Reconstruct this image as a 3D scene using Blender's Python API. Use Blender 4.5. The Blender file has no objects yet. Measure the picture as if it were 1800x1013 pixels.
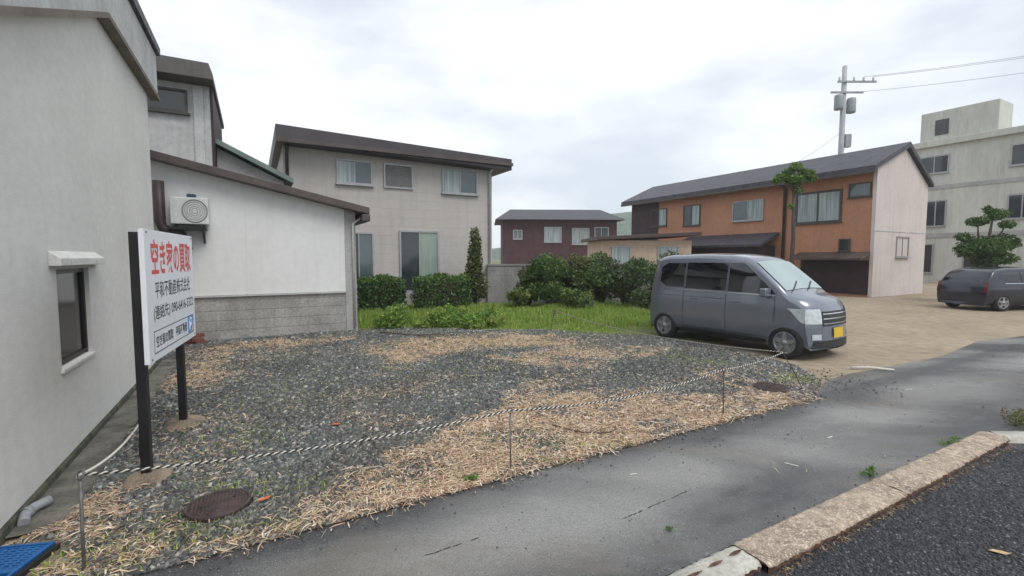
import bpy, bmesh, math, random
import numpy as np
from mathutils import Vector, Matrix

random.seed(7)
rng = np.random.default_rng(11)
scene = bpy.context.scene
COL = scene.collection
R = math.radians

# ------------------------------------------------------------------ camera, sky, sun, exposure
cam_d = bpy.data.cameras.new('camera')
cam = bpy.data.objects.new('camera', cam_d)
COL.objects.link(cam)
cam_d.sensor_width = 36.0
cam_d.lens = 36.0 * 820 / 1800
cam_d.clip_start = 0.05
cam_d.clip_end = 3000
cam.location = (0, 0, 1.7)
cam.rotation_euler = (R(90 - 3.80), 0, 0)
scene.camera = cam

SUN_EL, SUN_AZ = 55.0, 138.0        # degrees; azimuth clockwise from +Y
world = bpy.data.worlds.new('World')
scene.world = world
world.use_nodes = True
wn, wl = world.node_tree.nodes, world.node_tree.links
wn.clear()
w_out = wn.new('ShaderNodeOutputWorld')
w_bg = wn.new('ShaderNodeBackground')
w_bg.inputs['Strength'].default_value = 0.1
sky = wn.new('ShaderNodeTexSky')
sky.sky_type = 'NISHITA'
sky.sun_disc = False
sky.sun_elevation = R(SUN_EL)
sky.sun_rotation = R(SUN_AZ)
w_tc = wn.new('ShaderNodeTexCoord')
w_map = wn.new('ShaderNodeMapping')
w_map.inputs['Scale'].default_value = (1.0, 1.0, 2.6)
w_map.inputs['Location'].default_value = (0.35, 0.1, 0.2)
w_n = wn.new('ShaderNodeTexNoise')
w_n.inputs['Scale'].default_value = 2.3
w_n.inputs['Detail'].default_value = 6
w_n.inputs['Roughness'].default_value = 0.5
w_r = wn.new('ShaderNodeValToRGB')
w_r.color_ramp.elements[0].position = 0.40
w_r.color_ramp.elements[0].color = (5.9, 6.35, 7.1, 1)
w_r.color_ramp.elements[1].position = 0.58
w_r.color_ramp.elements[1].color = (8.9, 9.05, 9.3, 1)
w_mix = wn.new('ShaderNodeMixRGB')
w_mix.inputs[0].default_value = 0.93
wl.new(w_tc.outputs['Generated'], w_map.inputs['Vector'])
wl.new(w_map.outputs['Vector'], w_n.inputs['Vector'])
wl.new(w_n.outputs[0], w_r.inputs[0])
wl.new(sky.outputs[0], w_mix.inputs[1])
wl.new(w_r.outputs[0], w_mix.inputs[2])
wl.new(w_mix.outputs[0], w_bg.inputs['Color'])
wl.new(w_bg.outputs[0], w_out.inputs['Surface'])

sun_d = bpy.data.lights.new('sun', 'SUN')
sun_d.energy = 1.5
sun_d.angle = R(32)
sun_d.color = (1.0, 0.96, 0.9)
sun = bpy.data.objects.new('sun', sun_d)
COL.objects.link(sun)
az, el = R(SUN_AZ), R(SUN_EL)
sdir = Vector((math.sin(az) * math.cos(el), math.cos(az) * math.cos(el), math.sin(el)))
sun.rotation_euler = (-sdir).to_track_quat('-Z', 'Y').to_euler()
sun.location = (0, -10, 40)

scene.view_settings.view_transform = 'Standard'
scene.view_settings.look = 'None'
scene.view_settings.gamma = 1.0
scene.view_settings.exposure = 0.45
scene.cycles.max_bounces = 6
scene.cycles.volume_bounces = 3

# ------------------------------------------------------------------ materials
MATS = {}


def srgb(r, g, b):
    f = lambda c: ((c / 255 + 0.055) / 1.055) ** 2.4 if c > 10 else c / 255 / 12.92
    return (f(r), f(g), f(b))


def pm(name, c1, c2=None, scale=4.0, detail=5, lo=0.35, hi=0.65, rough=0.8, rough2=None, bump=0.0, bscale=60.0,
       bdist=0.01, metal=0.0, ior=1.5, stretch=(1, 1, 1), speck=None, sscale=300, attr=False, transl=0.0, coat=0.0,
       vor=False, tint=0.06, streak=0.0):
    """Principled material: two colours through noise, a fine value tint, optional specks and bump."""
    m = bpy.data.materials.new(name)
    m.use_nodes = True
    nt = m.node_tree
    n, l = nt.nodes, nt.links
    b = n['Principled BSDF']
    b.inputs['Metallic'].default_value = metal
    b.inputs['Roughness'].default_value = rough
    b.inputs['IOR'].default_value = ior
    if coat:
        b.inputs['Coat Weight'].default_value = coat
        b.inputs['Coat Roughness'].default_value = 0.06
    tc = n.new('ShaderNodeTexCoord')
    mp = n.new('ShaderNodeMapping')
    mp.inputs['Scale'].default_value = stretch
    l.new(tc.outputs['Object'], mp.inputs['Vector'])
    if attr:
        a = n.new('ShaderNodeAttribute')
        a.attribute_name = 'Col'
        col = a.outputs['Color']
    else:
        c2 = c2 or c1
        nz = n.new('ShaderNodeTexNoise')
        nz.inputs['Scale'].default_value = scale
        nz.inputs['Detail'].default_value = detail
        l.new(mp.outputs[0], nz.inputs['Vector'])
        rp = n.new('ShaderNodeValToRGB')
        rp.color_ramp.elements[0].position = lo
        rp.color_ramp.elements[1].position = hi
        rp.color_ramp.elements[0].color = (*c1, 1)
        rp.color_ramp.elements[1].color = (*c2, 1)
        l.new(nz.outputs[0], rp.inputs[0])
        col = rp.outputs[0]
        if rough2 is not None:
            mr = n.new('ShaderNodeMapRange')
            mr.inputs[1].default_value = lo
            mr.inputs[2].default_value = hi
            mr.inputs[3].default_value = rough
            mr.inputs[4].default_value = rough2
            l.new(nz.outputs[0], mr.inputs[0])
            l.new(mr.outputs[0], b.inputs['Roughness'])
    if speck:
        v = n.new('ShaderNodeTexVoronoi')
        v.inputs['Scale'].default_value = sscale
        l.new(mp.outputs[0], v.inputs['Vector'])
        sr = n.new('ShaderNodeValToRGB')
        sr.color_ramp.elements[0].position = 0.55
        sr.color_ramp.elements[1].position = 0.95
        sep = n.new('ShaderNodeSeparateColor')
        l.new(v.outputs['Color'], sep.inputs[0])
        l.new(sep.outputs[0], sr.inputs[0])
        mx = n.new('ShaderNodeMixRGB')
        mx.inputs[2].default_value = (*speck, 1)
        l.new(sr.outputs[0], mx.inputs[0])
        l.new(col, mx.inputs[1])
        col = mx.outputs[0]
    if tint and not attr:
        nf = n.new('ShaderNodeTexNoise')
        nf.inputs['Scale'].default_value = scale * 9
        nf.inputs['Detail'].default_value = 6
        l.new(mp.outputs[0], nf.inputs['Vector'])
        hv = n.new('ShaderNodeHueSaturation')
        mr2 = n.new('ShaderNodeMapRange')
        mr2.inputs[1].default_value = 0.3
        mr2.inputs[2].default_value = 0.7
        mr2.inputs[3].default_value = 1 - tint * 2
        mr2.inputs[4].default_value = 1 + tint * 2
        l.new(nf.outputs[0], mr2.inputs[0])
        l.new(mr2.outputs[0], hv.inputs['Value'])
        l.new(col, hv.inputs['Color'])
        col = hv.outputs[0]
    if streak:
        ms_ = n.new('ShaderNodeMapping')
        ms_.inputs['Scale'].default_value = (1, 1, .07)
        l.new(tc.outputs['Object'], ms_.inputs['Vector'])
        ns_ = n.new('ShaderNodeTexNoise')
        ns_.inputs['Scale'].default_value = 5.5
        ns_.inputs['Detail'].default_value = 8
        ns_.inputs['Roughness'].default_value = .65
        l.new(ms_.outputs[0], ns_.inputs['Vector'])
        rs_ = n.new('ShaderNodeMapRange')
        rs_.inputs[1].default_value = .5
        rs_.inputs[2].default_value = .78
        rs_.inputs[3].default_value = 0
        rs_.inputs[4].default_value = streak
        l.new(ns_.outputs[0], rs_.inputs[0])
        xs_ = n.new('ShaderNodeMixRGB')
        xs_.inputs[2].default_value = (.16, .15, .125, 1)
        l.new(rs_.outputs[0], xs_.inputs[0])
        l.new(col, xs_.inputs[1])
        col = xs_.outputs[0]
    l.new(col, b.inputs['Base Color'])
    if bump:
        if vor:
            t = n.new('ShaderNodeTexVoronoi')
            t.inputs['Scale'].default_value = bscale
        else:
            t = n.new('ShaderNodeTexNoise')
            t.inputs['Scale'].default_value = bscale
            t.inputs['Detail'].default_value = 5
        l.new(mp.outputs[0], t.inputs['Vector'])
        bp = n.new('ShaderNodeBump')
        bp.inputs['Strength'].default_value = bump
        bp.inputs['Distance'].default_value = bdist
        l.new(t.outputs[0], bp.inputs['Height'])
        l.new(bp.outputs[0], b.inputs['Normal'])
    if transl:
        tr = n.new('ShaderNodeBsdfTranslucent')
        l.new(col, tr.inputs['Color'])
        ms = n.new('ShaderNodeMixShader')
        ms.inputs[0].default_value = transl
        l.new(b.outputs[0], ms.inputs[1])
        l.new(tr.outputs[0], ms.inputs[2])
        l.new(ms.outputs[0], n['Material Output'].inputs['Surface'])
    MATS[name] = m
    return m


def add_lines(m, axis, period, depth=0.4, vertical=None, dist=0.01, c=0.75):
    """Adds real siding / board / tile joints (colour groove plus bump) to a material, along one object axis."""
    n, l = m.node_tree.nodes, m.node_tree.links
    b = n['Principled BSDF']
    tc = n.new('ShaderNodeTexCoord')
    sp = n.new('ShaderNodeSeparateXYZ')
    l.new(tc.outputs['Object'], sp.inputs[0])
    md = n.new('ShaderNodeMath')
    md.operation = 'MODULO'
    ad = n.new('ShaderNodeMath')
    ad.operation = 'ADD'
    ad.inputs[1].default_value = 100 * period
    l.new(sp.outputs[axis], ad.inputs[0])
    l.new(ad.outputs[0], md.inputs[0])
    md.inputs[1].default_value = period
    mr = n.new('ShaderNodeMapRange')
    mr.inputs[1].default_value = 0
    mr.inputs[2].default_value = min(0.02, period * 0.2)
    l.new(md.outputs[0], mr.inputs[0])
    bp = n.new('ShaderNodeBump')
    bp.inputs['Strength'].default_value = depth
    bp.inputs['Distance'].default_value = dist
    l.new(mr.outputs[0], bp.inputs['Height'])
    old = b.inputs['Normal'].links
    if old:
        l.new(old[0].from_socket, bp.inputs['Normal'])
    l.new(bp.outputs[0], b.inputs['Normal'])
    src = b.inputs['Base Color'].links[0].from_socket
    mx = n.new('ShaderNodeMixRGB')
    mx.blend_type = 'MULTIPLY'
    mx.inputs[0].default_value = 1
    mr2 = n.new('ShaderNodeMapRange')
    mr2.inputs[1].default_value = 0
    mr2.inputs[2].default_value = min(0.012, period * 0.15)
    mr2.inputs[3].default_value = c
    mr2.inputs[4].default_value = 1
    l.new(md.outputs[0], mr2.inputs[0])
    l.new(src, mx.inputs[1])
    l.new(mr2.outputs[0], mx.inputs[2])
    l.new(mx.outputs[0], b.inputs['Base Color'])
    return m


M = {}
M['stucco'] = pm('grey white stucco', (.64, .633, .605), (.69, .683, .655), scale=.9, rough=.92, bump=.5, bscale=70, bdist=.008, stretch=(1, 1, 2.0), tint=.025, streak=0.09)
M['fascia_grey'] = pm('weathered fascia', (.42, .43, .43), (.5, .51, .51), scale=2, rough=.85, bump=.2, bscale=30, streak=0.35)
M['trim_brown'] = pm('brown eave trim', (.12, .10, .08), (.18, .155, .125), scale=3, rough=.8)
M['moss_concrete'] = pm('dark mossy concrete', (.075, .072, .06), (.17, .16, .135), scale=4.5, rough=.95, bump=.7, bscale=40, bdist=.01, tint=.12)
M['moss'] = pm('mossy plinth', (.035, .04, .026), (.10, .10, .07), scale=9, rough=.98, bump=.9, bscale=60, tint=.2)
M['window_dark'] = pm('dark recess glass', (.006, .007, .008), (.012, .013, .014), scale=3, rough=.12, tint=0)
M['hood_white'] = pm('window hood', (.6, .6, .57), (.68, .68, .65), scale=4, rough=.7)
M['metal_frame'] = pm('brown aluminium frame', (.03, .026, .024), (.045, .038, .036), rough=.45, metal=.4)
M['white_wall'] = pm('white wall panel', (.66, .67, .67), (.70, .71, .71), scale=.8, rough=.8, bump=.1, bscale=80, tint=.02, streak=0.1)
add_lines(M['white_wall'], 0, .91, .25, c=.9)
M['block'] = pm('weathered concrete blocks', (.27, .26, .25), (.38, .37, .355), scale=2.2, rough=.95, bump=.5, bscale=50, bdist=.008, tint=.1, streak=0.5)
add_lines(M['block'], 2, .2, .5, c=.8)
M['corner_grey'] = pm('grey render', (.32, .32, .315), (.4, .4, .39), scale=2, rough=.9, bump=.3, bscale=60)
M['roof_brown'] = pm('brown metal roof', (.055, .042, .04), (.085, .066, .06), scale=2, rough=.5, tint=.05)
M['roof_dark'] = pm('dark purple brown roof', (.04, .034, .04), (.06, .05, .056), scale=2, rough=.55)
M['roof_grey'] = pm('grey brown eave', (.07, .066, .062), (.10, .094, .088), scale=2, rough=.6, streak=.3)
M['roof_green'] = pm('green grey metal roof', (.12, .17, .155), (.16, .215, .19), scale=2, rough=.5)
M['tile_grey'] = pm('dark grey roof tiles', (.04, .039, .05), (.065, .063, .078), scale=3, rough=.6, bump=.3, bscale=20)
add_lines(M['tile_grey'], 1, .28, .8, dist=.04, c=.6)
M['siding_warm'] = pm('warm grey siding', (.42, .395, .375), (.46, .435, .415), scale=.7, rough=.85, tint=.02, streak=0.25)
add_lines(M['siding_warm'], 2, .3, .3, c=.88)
M['wall_pale'] = pm('pale grey wall', (.42, .43, .43), (.5, .51, .51), scale=1, rough=.85, bump=.15, bscale=60, streak=0.3)
M['maroon'] = pm('dark maroon cladding', (.024, .011, .015), (.04, .02, .024), scale=3, rough=.7)
add_lines(M['maroon'], 1, .2, .4, c=.7)
M['red_wall'] = pm('dark red wall', (.05, .02, .024), (.07, .027, .031), scale=1.5, rough=.8, streak=0.2)
add_lines(M['red_wall'], 2, .25, .4, c=.75)
M['orange_wall'] = pm('terracotta wall', (.40, .195, .115), (.46, .23, .14), scale=.6, rough=.85, bump=.2, bscale=40, tint=.04, streak=0.3)
add_lines(M['orange_wall'], 2, .45, .25, c=.88)
M['pink_wall'] = pm('pinkish white render', (.52, .46, .44), (.58, .52, .50), scale=.8, rough=.85, bump=.15, bscale=50, tint=.02, streak=0.25)
M['beige_wall'] = pm('beige wall', (.42, .33, .25), (.52, .42, .33), scale=1, rough=.85, streak=0.3)
M['concrete_green'] = pm('greenish grey concrete', (.47, .475, .43), (.55, .555, .505), scale=.5, rough=.9, bump=.15, bscale=30, tint=.04, stretch=(1, 1, .35), streak=0.4)
M['concrete_wall'] = pm('concrete garden wall', (.24, .235, .235), (.31, .305, .30), scale=1.4, rough=.95, bump=.3, bscale=40, tint=.08, streak=0.5)
add_lines(M['concrete_wall'], 2, .2, .4, c=.8)
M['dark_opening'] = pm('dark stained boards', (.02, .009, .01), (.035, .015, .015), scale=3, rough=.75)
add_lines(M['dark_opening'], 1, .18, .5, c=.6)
M['frame_grey'] = pm('grey aluminium frame', (.30, .31, .32), (.36, .37, .38), rough=.4, metal=.3)
M['frame_dark'] = pm('dark frame', (.05, .042, .04), (.065, .055, .05), rough=.5)
M['glass_teal'] = pm('teal window glass', (.055, .085, .095), (.085, .12, .13), scale=1.4, rough=.06, ior=1.7, tint=0)
M['glass_pale'] = pm('frosted window glass', (.18, .235, .245), (.36, .42, .42), scale=2.2, stretch=(5, 5, .25), rough=.25, ior=1.6, tint=0)
M['glass_dark'] = pm('dark window glass', (.02, .027, .03), (.035, .045, .048), scale=1.2, rough=.07, ior=1.6, tint=0)
M['curtain_green'] = pm('pale green curtained glass', (.2, .27, .24), (.27, .34, .30), scale=2.5, rough=.18, ior=1.6, tint=0, stretch=(4, 4, .3))
M['shutter_grey'] = pm('grey shutter panel', (.14, .14, .145), (.17, .17, .175), rough=.6)
add_lines(M['shutter_grey'], 2, .08, .5, c=.75)
M['pipe_pale'] = pm('pale plastic pipe', (.5, .5, .5), (.55, .55, .55), rough=.5)
M['pipe_brown'] = pm('brown plastic pipe', (.045, .03, .025), (.06, .04, .035), rough=.5)
M['pvc'] = pm('grey pvc pipe', (.22, .24, .26), (.30, .32, .34), scale=8, rough=.45)
M['blackmetal'] = pm('black painted steel', (.006, .006, .008), (.012, .012, .014), scale=6, rough=.42, bump=.08, bscale=120)
M['signwhite'] = pm('white sign panel', (.74, .77, .82), (.78, .81, .855), scale=1.4, rough=.35, tint=.01)
M['red_ink'] = pm('red lettering', (.62, .07, .07), (.68, .09, .085), scale=20, rough=.5, tint=.02)
M['black_ink'] = pm('black lettering', (.03, .03, .035), (.05, .05, .055), scale=20, rough=.5)
M['blue_ink'] = pm('blue emblem', (.08, .27, .60), (.10, .31, .65), scale=20, rough=.45)
M['peach_ink'] = pm('peach emblem mark', (.75, .5, .42), rough=.5)
M['footing'] = pm('earthy concrete footing', (.14, .105, .075), (.27, .215, .16), scale=6, rough=.97, bump=.9, bscale=35, bdist=.02, tint=.12)
M['stake'] = pm('galvanised rod', (.11, .105, .10), (.20, .19, .185), scale=14, rough=.55, metal=.35)
M['stake_rust'] = pm('rusty rod', (.05, .035, .03), (.11, .075, .06), scale=20, rough=.8)
M['rope_white'] = pm('white rope strand', (.50, .48, .43), (.62, .60, .55), scale=30, rough=.9)
M['rope_black'] = pm('black rope strand', (.016, .016, .016), (.03, .03, .03), scale=30, rough=.85)
M['iron_rust'] = pm('rusty cast iron', (.045, .032, .034), (.095, .062, .058), scale=14, rough=.7, metal=.25, bump=.4, bscale=120, bdist=.003, tint=.15)
M['blue_plastic'] = pm('blue plastic', (.006, .09, .29), (.012, .12, .35), scale=6, rough=.4)
M['black_rubber'] = pm('black rubber', (.008, .008, .008), (.016, .016, .016), rough=.75)
M['twig'] = pm('dead twig bark', (.07, .045, .035), (.14, .095, .07), scale=20, rough=.95)
M['wire_red'] = pm('red wire', (.35, .08, .05), rough=.6)
M['brick'] = pm('old red brick', (.11, .04, .035), (.2, .08, .06), scale=8, rough=.95, bump=.6, bscale=60, tint=.15)
M['bark'] = pm('bark', (.05, .037, .028), (.10, .075, .055), scale=10, rough=.95, bump=.7, bscale=30, stretch=(1, 1, .3))
M['leaf'] = pm('leaves', None or (0, 0, 0), attr=True, rough=.55, transl=.25)
M['stone'] = pm('crushed stone', (0, 0, 0), attr=True, rough=.7, bump=.25, bscale=160, bdist=.003)
M['straw'] = pm('dry bamboo leaves', (0, 0, 0), attr=True, rough=.75, transl=.12)
M['grass'] = pm('grass blades', (0, 0, 0), attr=True, rough=.55, transl=.3)
M['lot'] = pm('gravel bed', (0, 0, 0), attr=True, rough=.95, bump=1.0, bscale=42, bdist=.03, vor=True)
M['paint'] = pm('gunmetal car paint', (.19, .21, .25), (.20, .22, .26), scale=2, rough=.24, metal=.55, coat=.8, tint=.01)
M['paint_navy'] = pm('dark navy car paint', (.006, .008, .02), (.008, .010, .024), scale=2, rough=.3, metal=.3, coat=.8, tint=.01)
M['car_glass'] = pm('tinted car glass', (.004, .005, .007), (.007, .008, .01), rough=.03, ior=1.75, tint=0)
M['car_screen'] = pm('windscreen glass', (.26, .34, .34), (.3, .38, .375), scale=1, rough=.05, ior=1.9, tint=0)  # pale teal base has the sky's reflection put into it
M['tyre'] = pm('tyre rubber', (.012, .012, .013), (.02, .02, .02), rough=.85)
M['alloy'] = pm('silver alloy', (.27, .275, .28), (.33, .335, .34), rough=.4, metal=.6)
M['car_black'] = pm('black car plastic', (.012, .012, .014), (.018, .018, .02), rough=.5)
M['lamp_glass'] = pm('clear lamp lens', (.42, .46, .48), (.55, .6, .62), scale=15, rough=.1, ior=1.6, coat=.8)
M['lamp_red'] = pm('red tail lamp', (.10, .008, .01), (.13, .01, .012), rough=.15)
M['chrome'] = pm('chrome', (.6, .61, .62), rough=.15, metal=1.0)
M['plate_yellow'] = pm('yellow plate', (.62, .42, .02), (.66, .45, .03), rough=.45)
M['pole_concrete'] = pm('pole concrete', (.33, .345, .36), (.4, .41, .42), scale=2, rough=.85)
M['transformer'] = pm('grey transformer paint', (.24, .27, .29), (.29, .32, .34), rough=.5)
M['ac_white'] = pm('off white casing', (.55, .57, .57), (.6, .62, .62), scale=3, rough=.5)
M['ac_blue'] = pm('dark blue cap', (.03, .05, .11), rough=.5)
M['grass_ground'] = pm('grassy soil', (.09, .12, .035), (.16, .165, .06), scale=3, rough=.97, bump=.8, bscale=25, bdist=.03, tint=.15)
M['dirt'] = pm('beige dirt', (.25, .20, .14), (.31, .255, .185), scale=.6, rough=.97, bump=.5, bscale=30, bdist=.012, tint=.1)
M['hill'] = pm('wooded hill', (.05, .085, .055), (.085, .125, .08), scale=.05, rough=1.0, bump=1, bscale=.2, bdist=4, tint=.15)
M['kerb_stone'] = pm('exposed aggregate kerb', (.22, .175, .135), (.385, .305, .23), scale=2.6, rough=.92, bump=.8, bscale=90, bdist=.008, speck=(.50, .43, .35), sscale=130, tint=.18)
M['kerb_concrete'] = pm('broken grey concrete', (.33, .32, .285), (.46, .45, .40), scale=5, rough=.95, bump=.6, bscale=60, bdist=.008, tint=.1)
M['kerb_dirt'] = pm('rusty dirt', (.06, .03, .02), (.16, .09, .055), scale=12, rough=1.0, bump=.9, bscale=70, tint=.2)
M['leafmoss'] = M['leaf']


def wet_asphalt(name, dark, light, scale, rough_lo, rough_hi, chip, chip_scale, bump, vary=.2, chips=.955, banded=False):
    m = bpy.data.materials.new(name)
    m.use_nodes = True
    n, l = m.node_tree.nodes, m.node_tree.links
    b = n['Principled BSDF']
    tc = n.new('ShaderNodeTexCoord')
    mp = n.new('ShaderNodeMapping')
    mp.inputs['Rotation'].default_value = (0, 0, R(-29))
    mp.inputs['Scale'].default_value = (.55, 1.25, 1)
    l.new(tc.outputs['Object'], mp.inputs[0])
    nz = n.new('ShaderNodeTexNoise')
    nz.inputs['Scale'].default_value = scale
    nz.inputs['Detail'].default_value = 9
    nz.inputs['Roughness'].default_value = .58
    nz.inputs['Distortion'].default_value = .5
    l.new(mp.outputs[0], nz.inputs['Vector'])
    rp = n.new('ShaderNodeValToRGB')
    rp.color_ramp.elements[0].position = .36
    rp.color_ramp.elements[1].position = .66
    rp.color_ramp.elements[0].color = (*dark, 1)
    rp.color_ramp.elements[1].color = (*light, 1)
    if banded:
        # darker damp edges; the pale middle band puts sky sheen into the colour
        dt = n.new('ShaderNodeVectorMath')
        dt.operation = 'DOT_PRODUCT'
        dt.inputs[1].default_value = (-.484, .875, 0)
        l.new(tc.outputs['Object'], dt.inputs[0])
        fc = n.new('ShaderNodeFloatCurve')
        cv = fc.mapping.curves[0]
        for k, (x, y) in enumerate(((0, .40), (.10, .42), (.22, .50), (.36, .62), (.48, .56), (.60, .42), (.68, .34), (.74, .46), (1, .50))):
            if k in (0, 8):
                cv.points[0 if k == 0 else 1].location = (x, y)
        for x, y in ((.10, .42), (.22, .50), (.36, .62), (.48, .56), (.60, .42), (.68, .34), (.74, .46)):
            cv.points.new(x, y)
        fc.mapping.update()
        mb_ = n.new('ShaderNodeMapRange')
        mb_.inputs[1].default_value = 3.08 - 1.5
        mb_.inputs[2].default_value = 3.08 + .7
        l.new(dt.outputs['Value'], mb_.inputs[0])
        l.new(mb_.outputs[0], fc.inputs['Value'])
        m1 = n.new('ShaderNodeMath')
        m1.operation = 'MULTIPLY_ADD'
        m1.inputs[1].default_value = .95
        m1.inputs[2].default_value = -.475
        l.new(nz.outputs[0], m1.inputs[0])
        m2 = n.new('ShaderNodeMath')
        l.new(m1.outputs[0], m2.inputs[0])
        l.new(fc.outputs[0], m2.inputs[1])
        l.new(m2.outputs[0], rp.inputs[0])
    else:
        l.new(nz.outputs[0], rp.inputs[0])
    v = n.new('ShaderNodeTexVoronoi')
    v.inputs['Scale'].default_value = chip_scale
    l.new(tc.outputs['Object'], v.inputs['Vector'])
    sep = n.new('ShaderNodeSeparateColor')
    l.new(v.outputs['Color'], sep.inputs[0])
    sr = n.new('ShaderNodeValToRGB')
    sr.color_ramp.elements[0].position = .0
    sr.color_ramp.elements[0].color = (1 - vary, 1 - vary, 1 - vary, 1)
    sr.color_ramp.elements[1].position = 1.0
    sr.color_ramp.elements[1].color = (1 + vary, 1 + vary, 1 + vary, 1)
    l.new(sep.outputs[0], sr.inputs[0])
    mul = n.new('ShaderNodeMixRGB')
    mul.blend_type = 'MULTIPLY'
    mul.inputs[0].default_value = 1
    l.new(rp.outputs[0], mul.inputs[1])
    l.new(sr.outputs[0], mul.inputs[2])
    s2 = n.new('ShaderNodeValToRGB')
    s2.color_ramp.elements[0].position = chips
    s2.color_ramp.elements[1].position = min(1, chips + .02)
    l.new(sep.outputs[1], s2.inputs[0])
    mx = n.new('ShaderNodeMixRGB')
    mx.inputs[2].default_value = (*chip, 1)
    l.new(s2.outputs[0], mx.inputs[0])
    l.new(mul.outputs[0], mx.inputs[1])
    if banded:
        n3 = n.new('ShaderNodeTexNoise')
        n3.inputs['Scale'].default_value = 1.1
        n3.inputs['Detail'].default_value = 9
        n3.inputs['Roughness'].default_value = .66
        n3.inputs['Distortion'].default_value = .8
        l.new(mp.outputs[0], n3.inputs['Vector'])
        r3 = n.new('ShaderNodeMapRange')
        r3.inputs[1].default_value = .54
        r3.inputs[2].default_value = .72
        r3.inputs[4].default_value = .6
        l.new(n3.outputs[0], r3.inputs[0])
        mx3 = n.new('ShaderNodeMixRGB')
        mx3.inputs[2].default_value = (.135, .115, .085, 1)
        l.new(r3.outputs[0], mx3.inputs[0])
        l.new(mx.outputs[0], mx3.inputs[1])
        mx = mx3
    l.new(mx.outputs[0], b.inputs['Base Color'])
    n2 = n.new('ShaderNodeTexNoise')
    n2.inputs['Scale'].default_value = scale * .8
    n2.inputs['Detail'].default_value = 5
    mp2 = n.new('ShaderNodeMapping')
    mp2.inputs['Location'].default_value = (3.3, 1.7, 0)
    mp2.inputs['Rotation'].default_value = (0, 0, R(-29))
    mp2.inputs['Scale'].default_value = (.5, 1.2, 1)
    l.new(tc.outputs['Object'], mp2.inputs[0])
    l.new(mp2.outputs[0], n2.inputs['Vector'])
    mr = n.new('ShaderNodeMapRange')
    mr.inputs[1].default_value = .4
    mr.inputs[2].default_value = .6
    mr.inputs[3].default_value = rough_lo
    mr.inputs[4].default_value = rough_hi
    l.new(n2.outputs[0], mr.inputs[0])
    l.new(mr.outputs[0], b.inputs['Roughness'])
    bp = n.new('ShaderNodeBump')
    bp.inputs['Strength'].default_value = bump
    bp.inputs['Distance'].default_value = .006
    l.new(v.outputs['Distance'], bp.inputs['Height'])
    l.new(bp.outputs[0], b.inputs['Normal'])
    return m


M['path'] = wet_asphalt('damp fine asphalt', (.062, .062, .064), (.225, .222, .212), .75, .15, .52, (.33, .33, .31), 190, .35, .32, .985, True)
M['road'] = wet_asphalt('coarse road asphalt', (.024, .025, .03), (.038, .039, .045), 1.2, .5, .75, (.25, .25, .265), 110, .9, .5, .96)

# ------------------------------------------------------------------ mesh helpers


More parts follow.
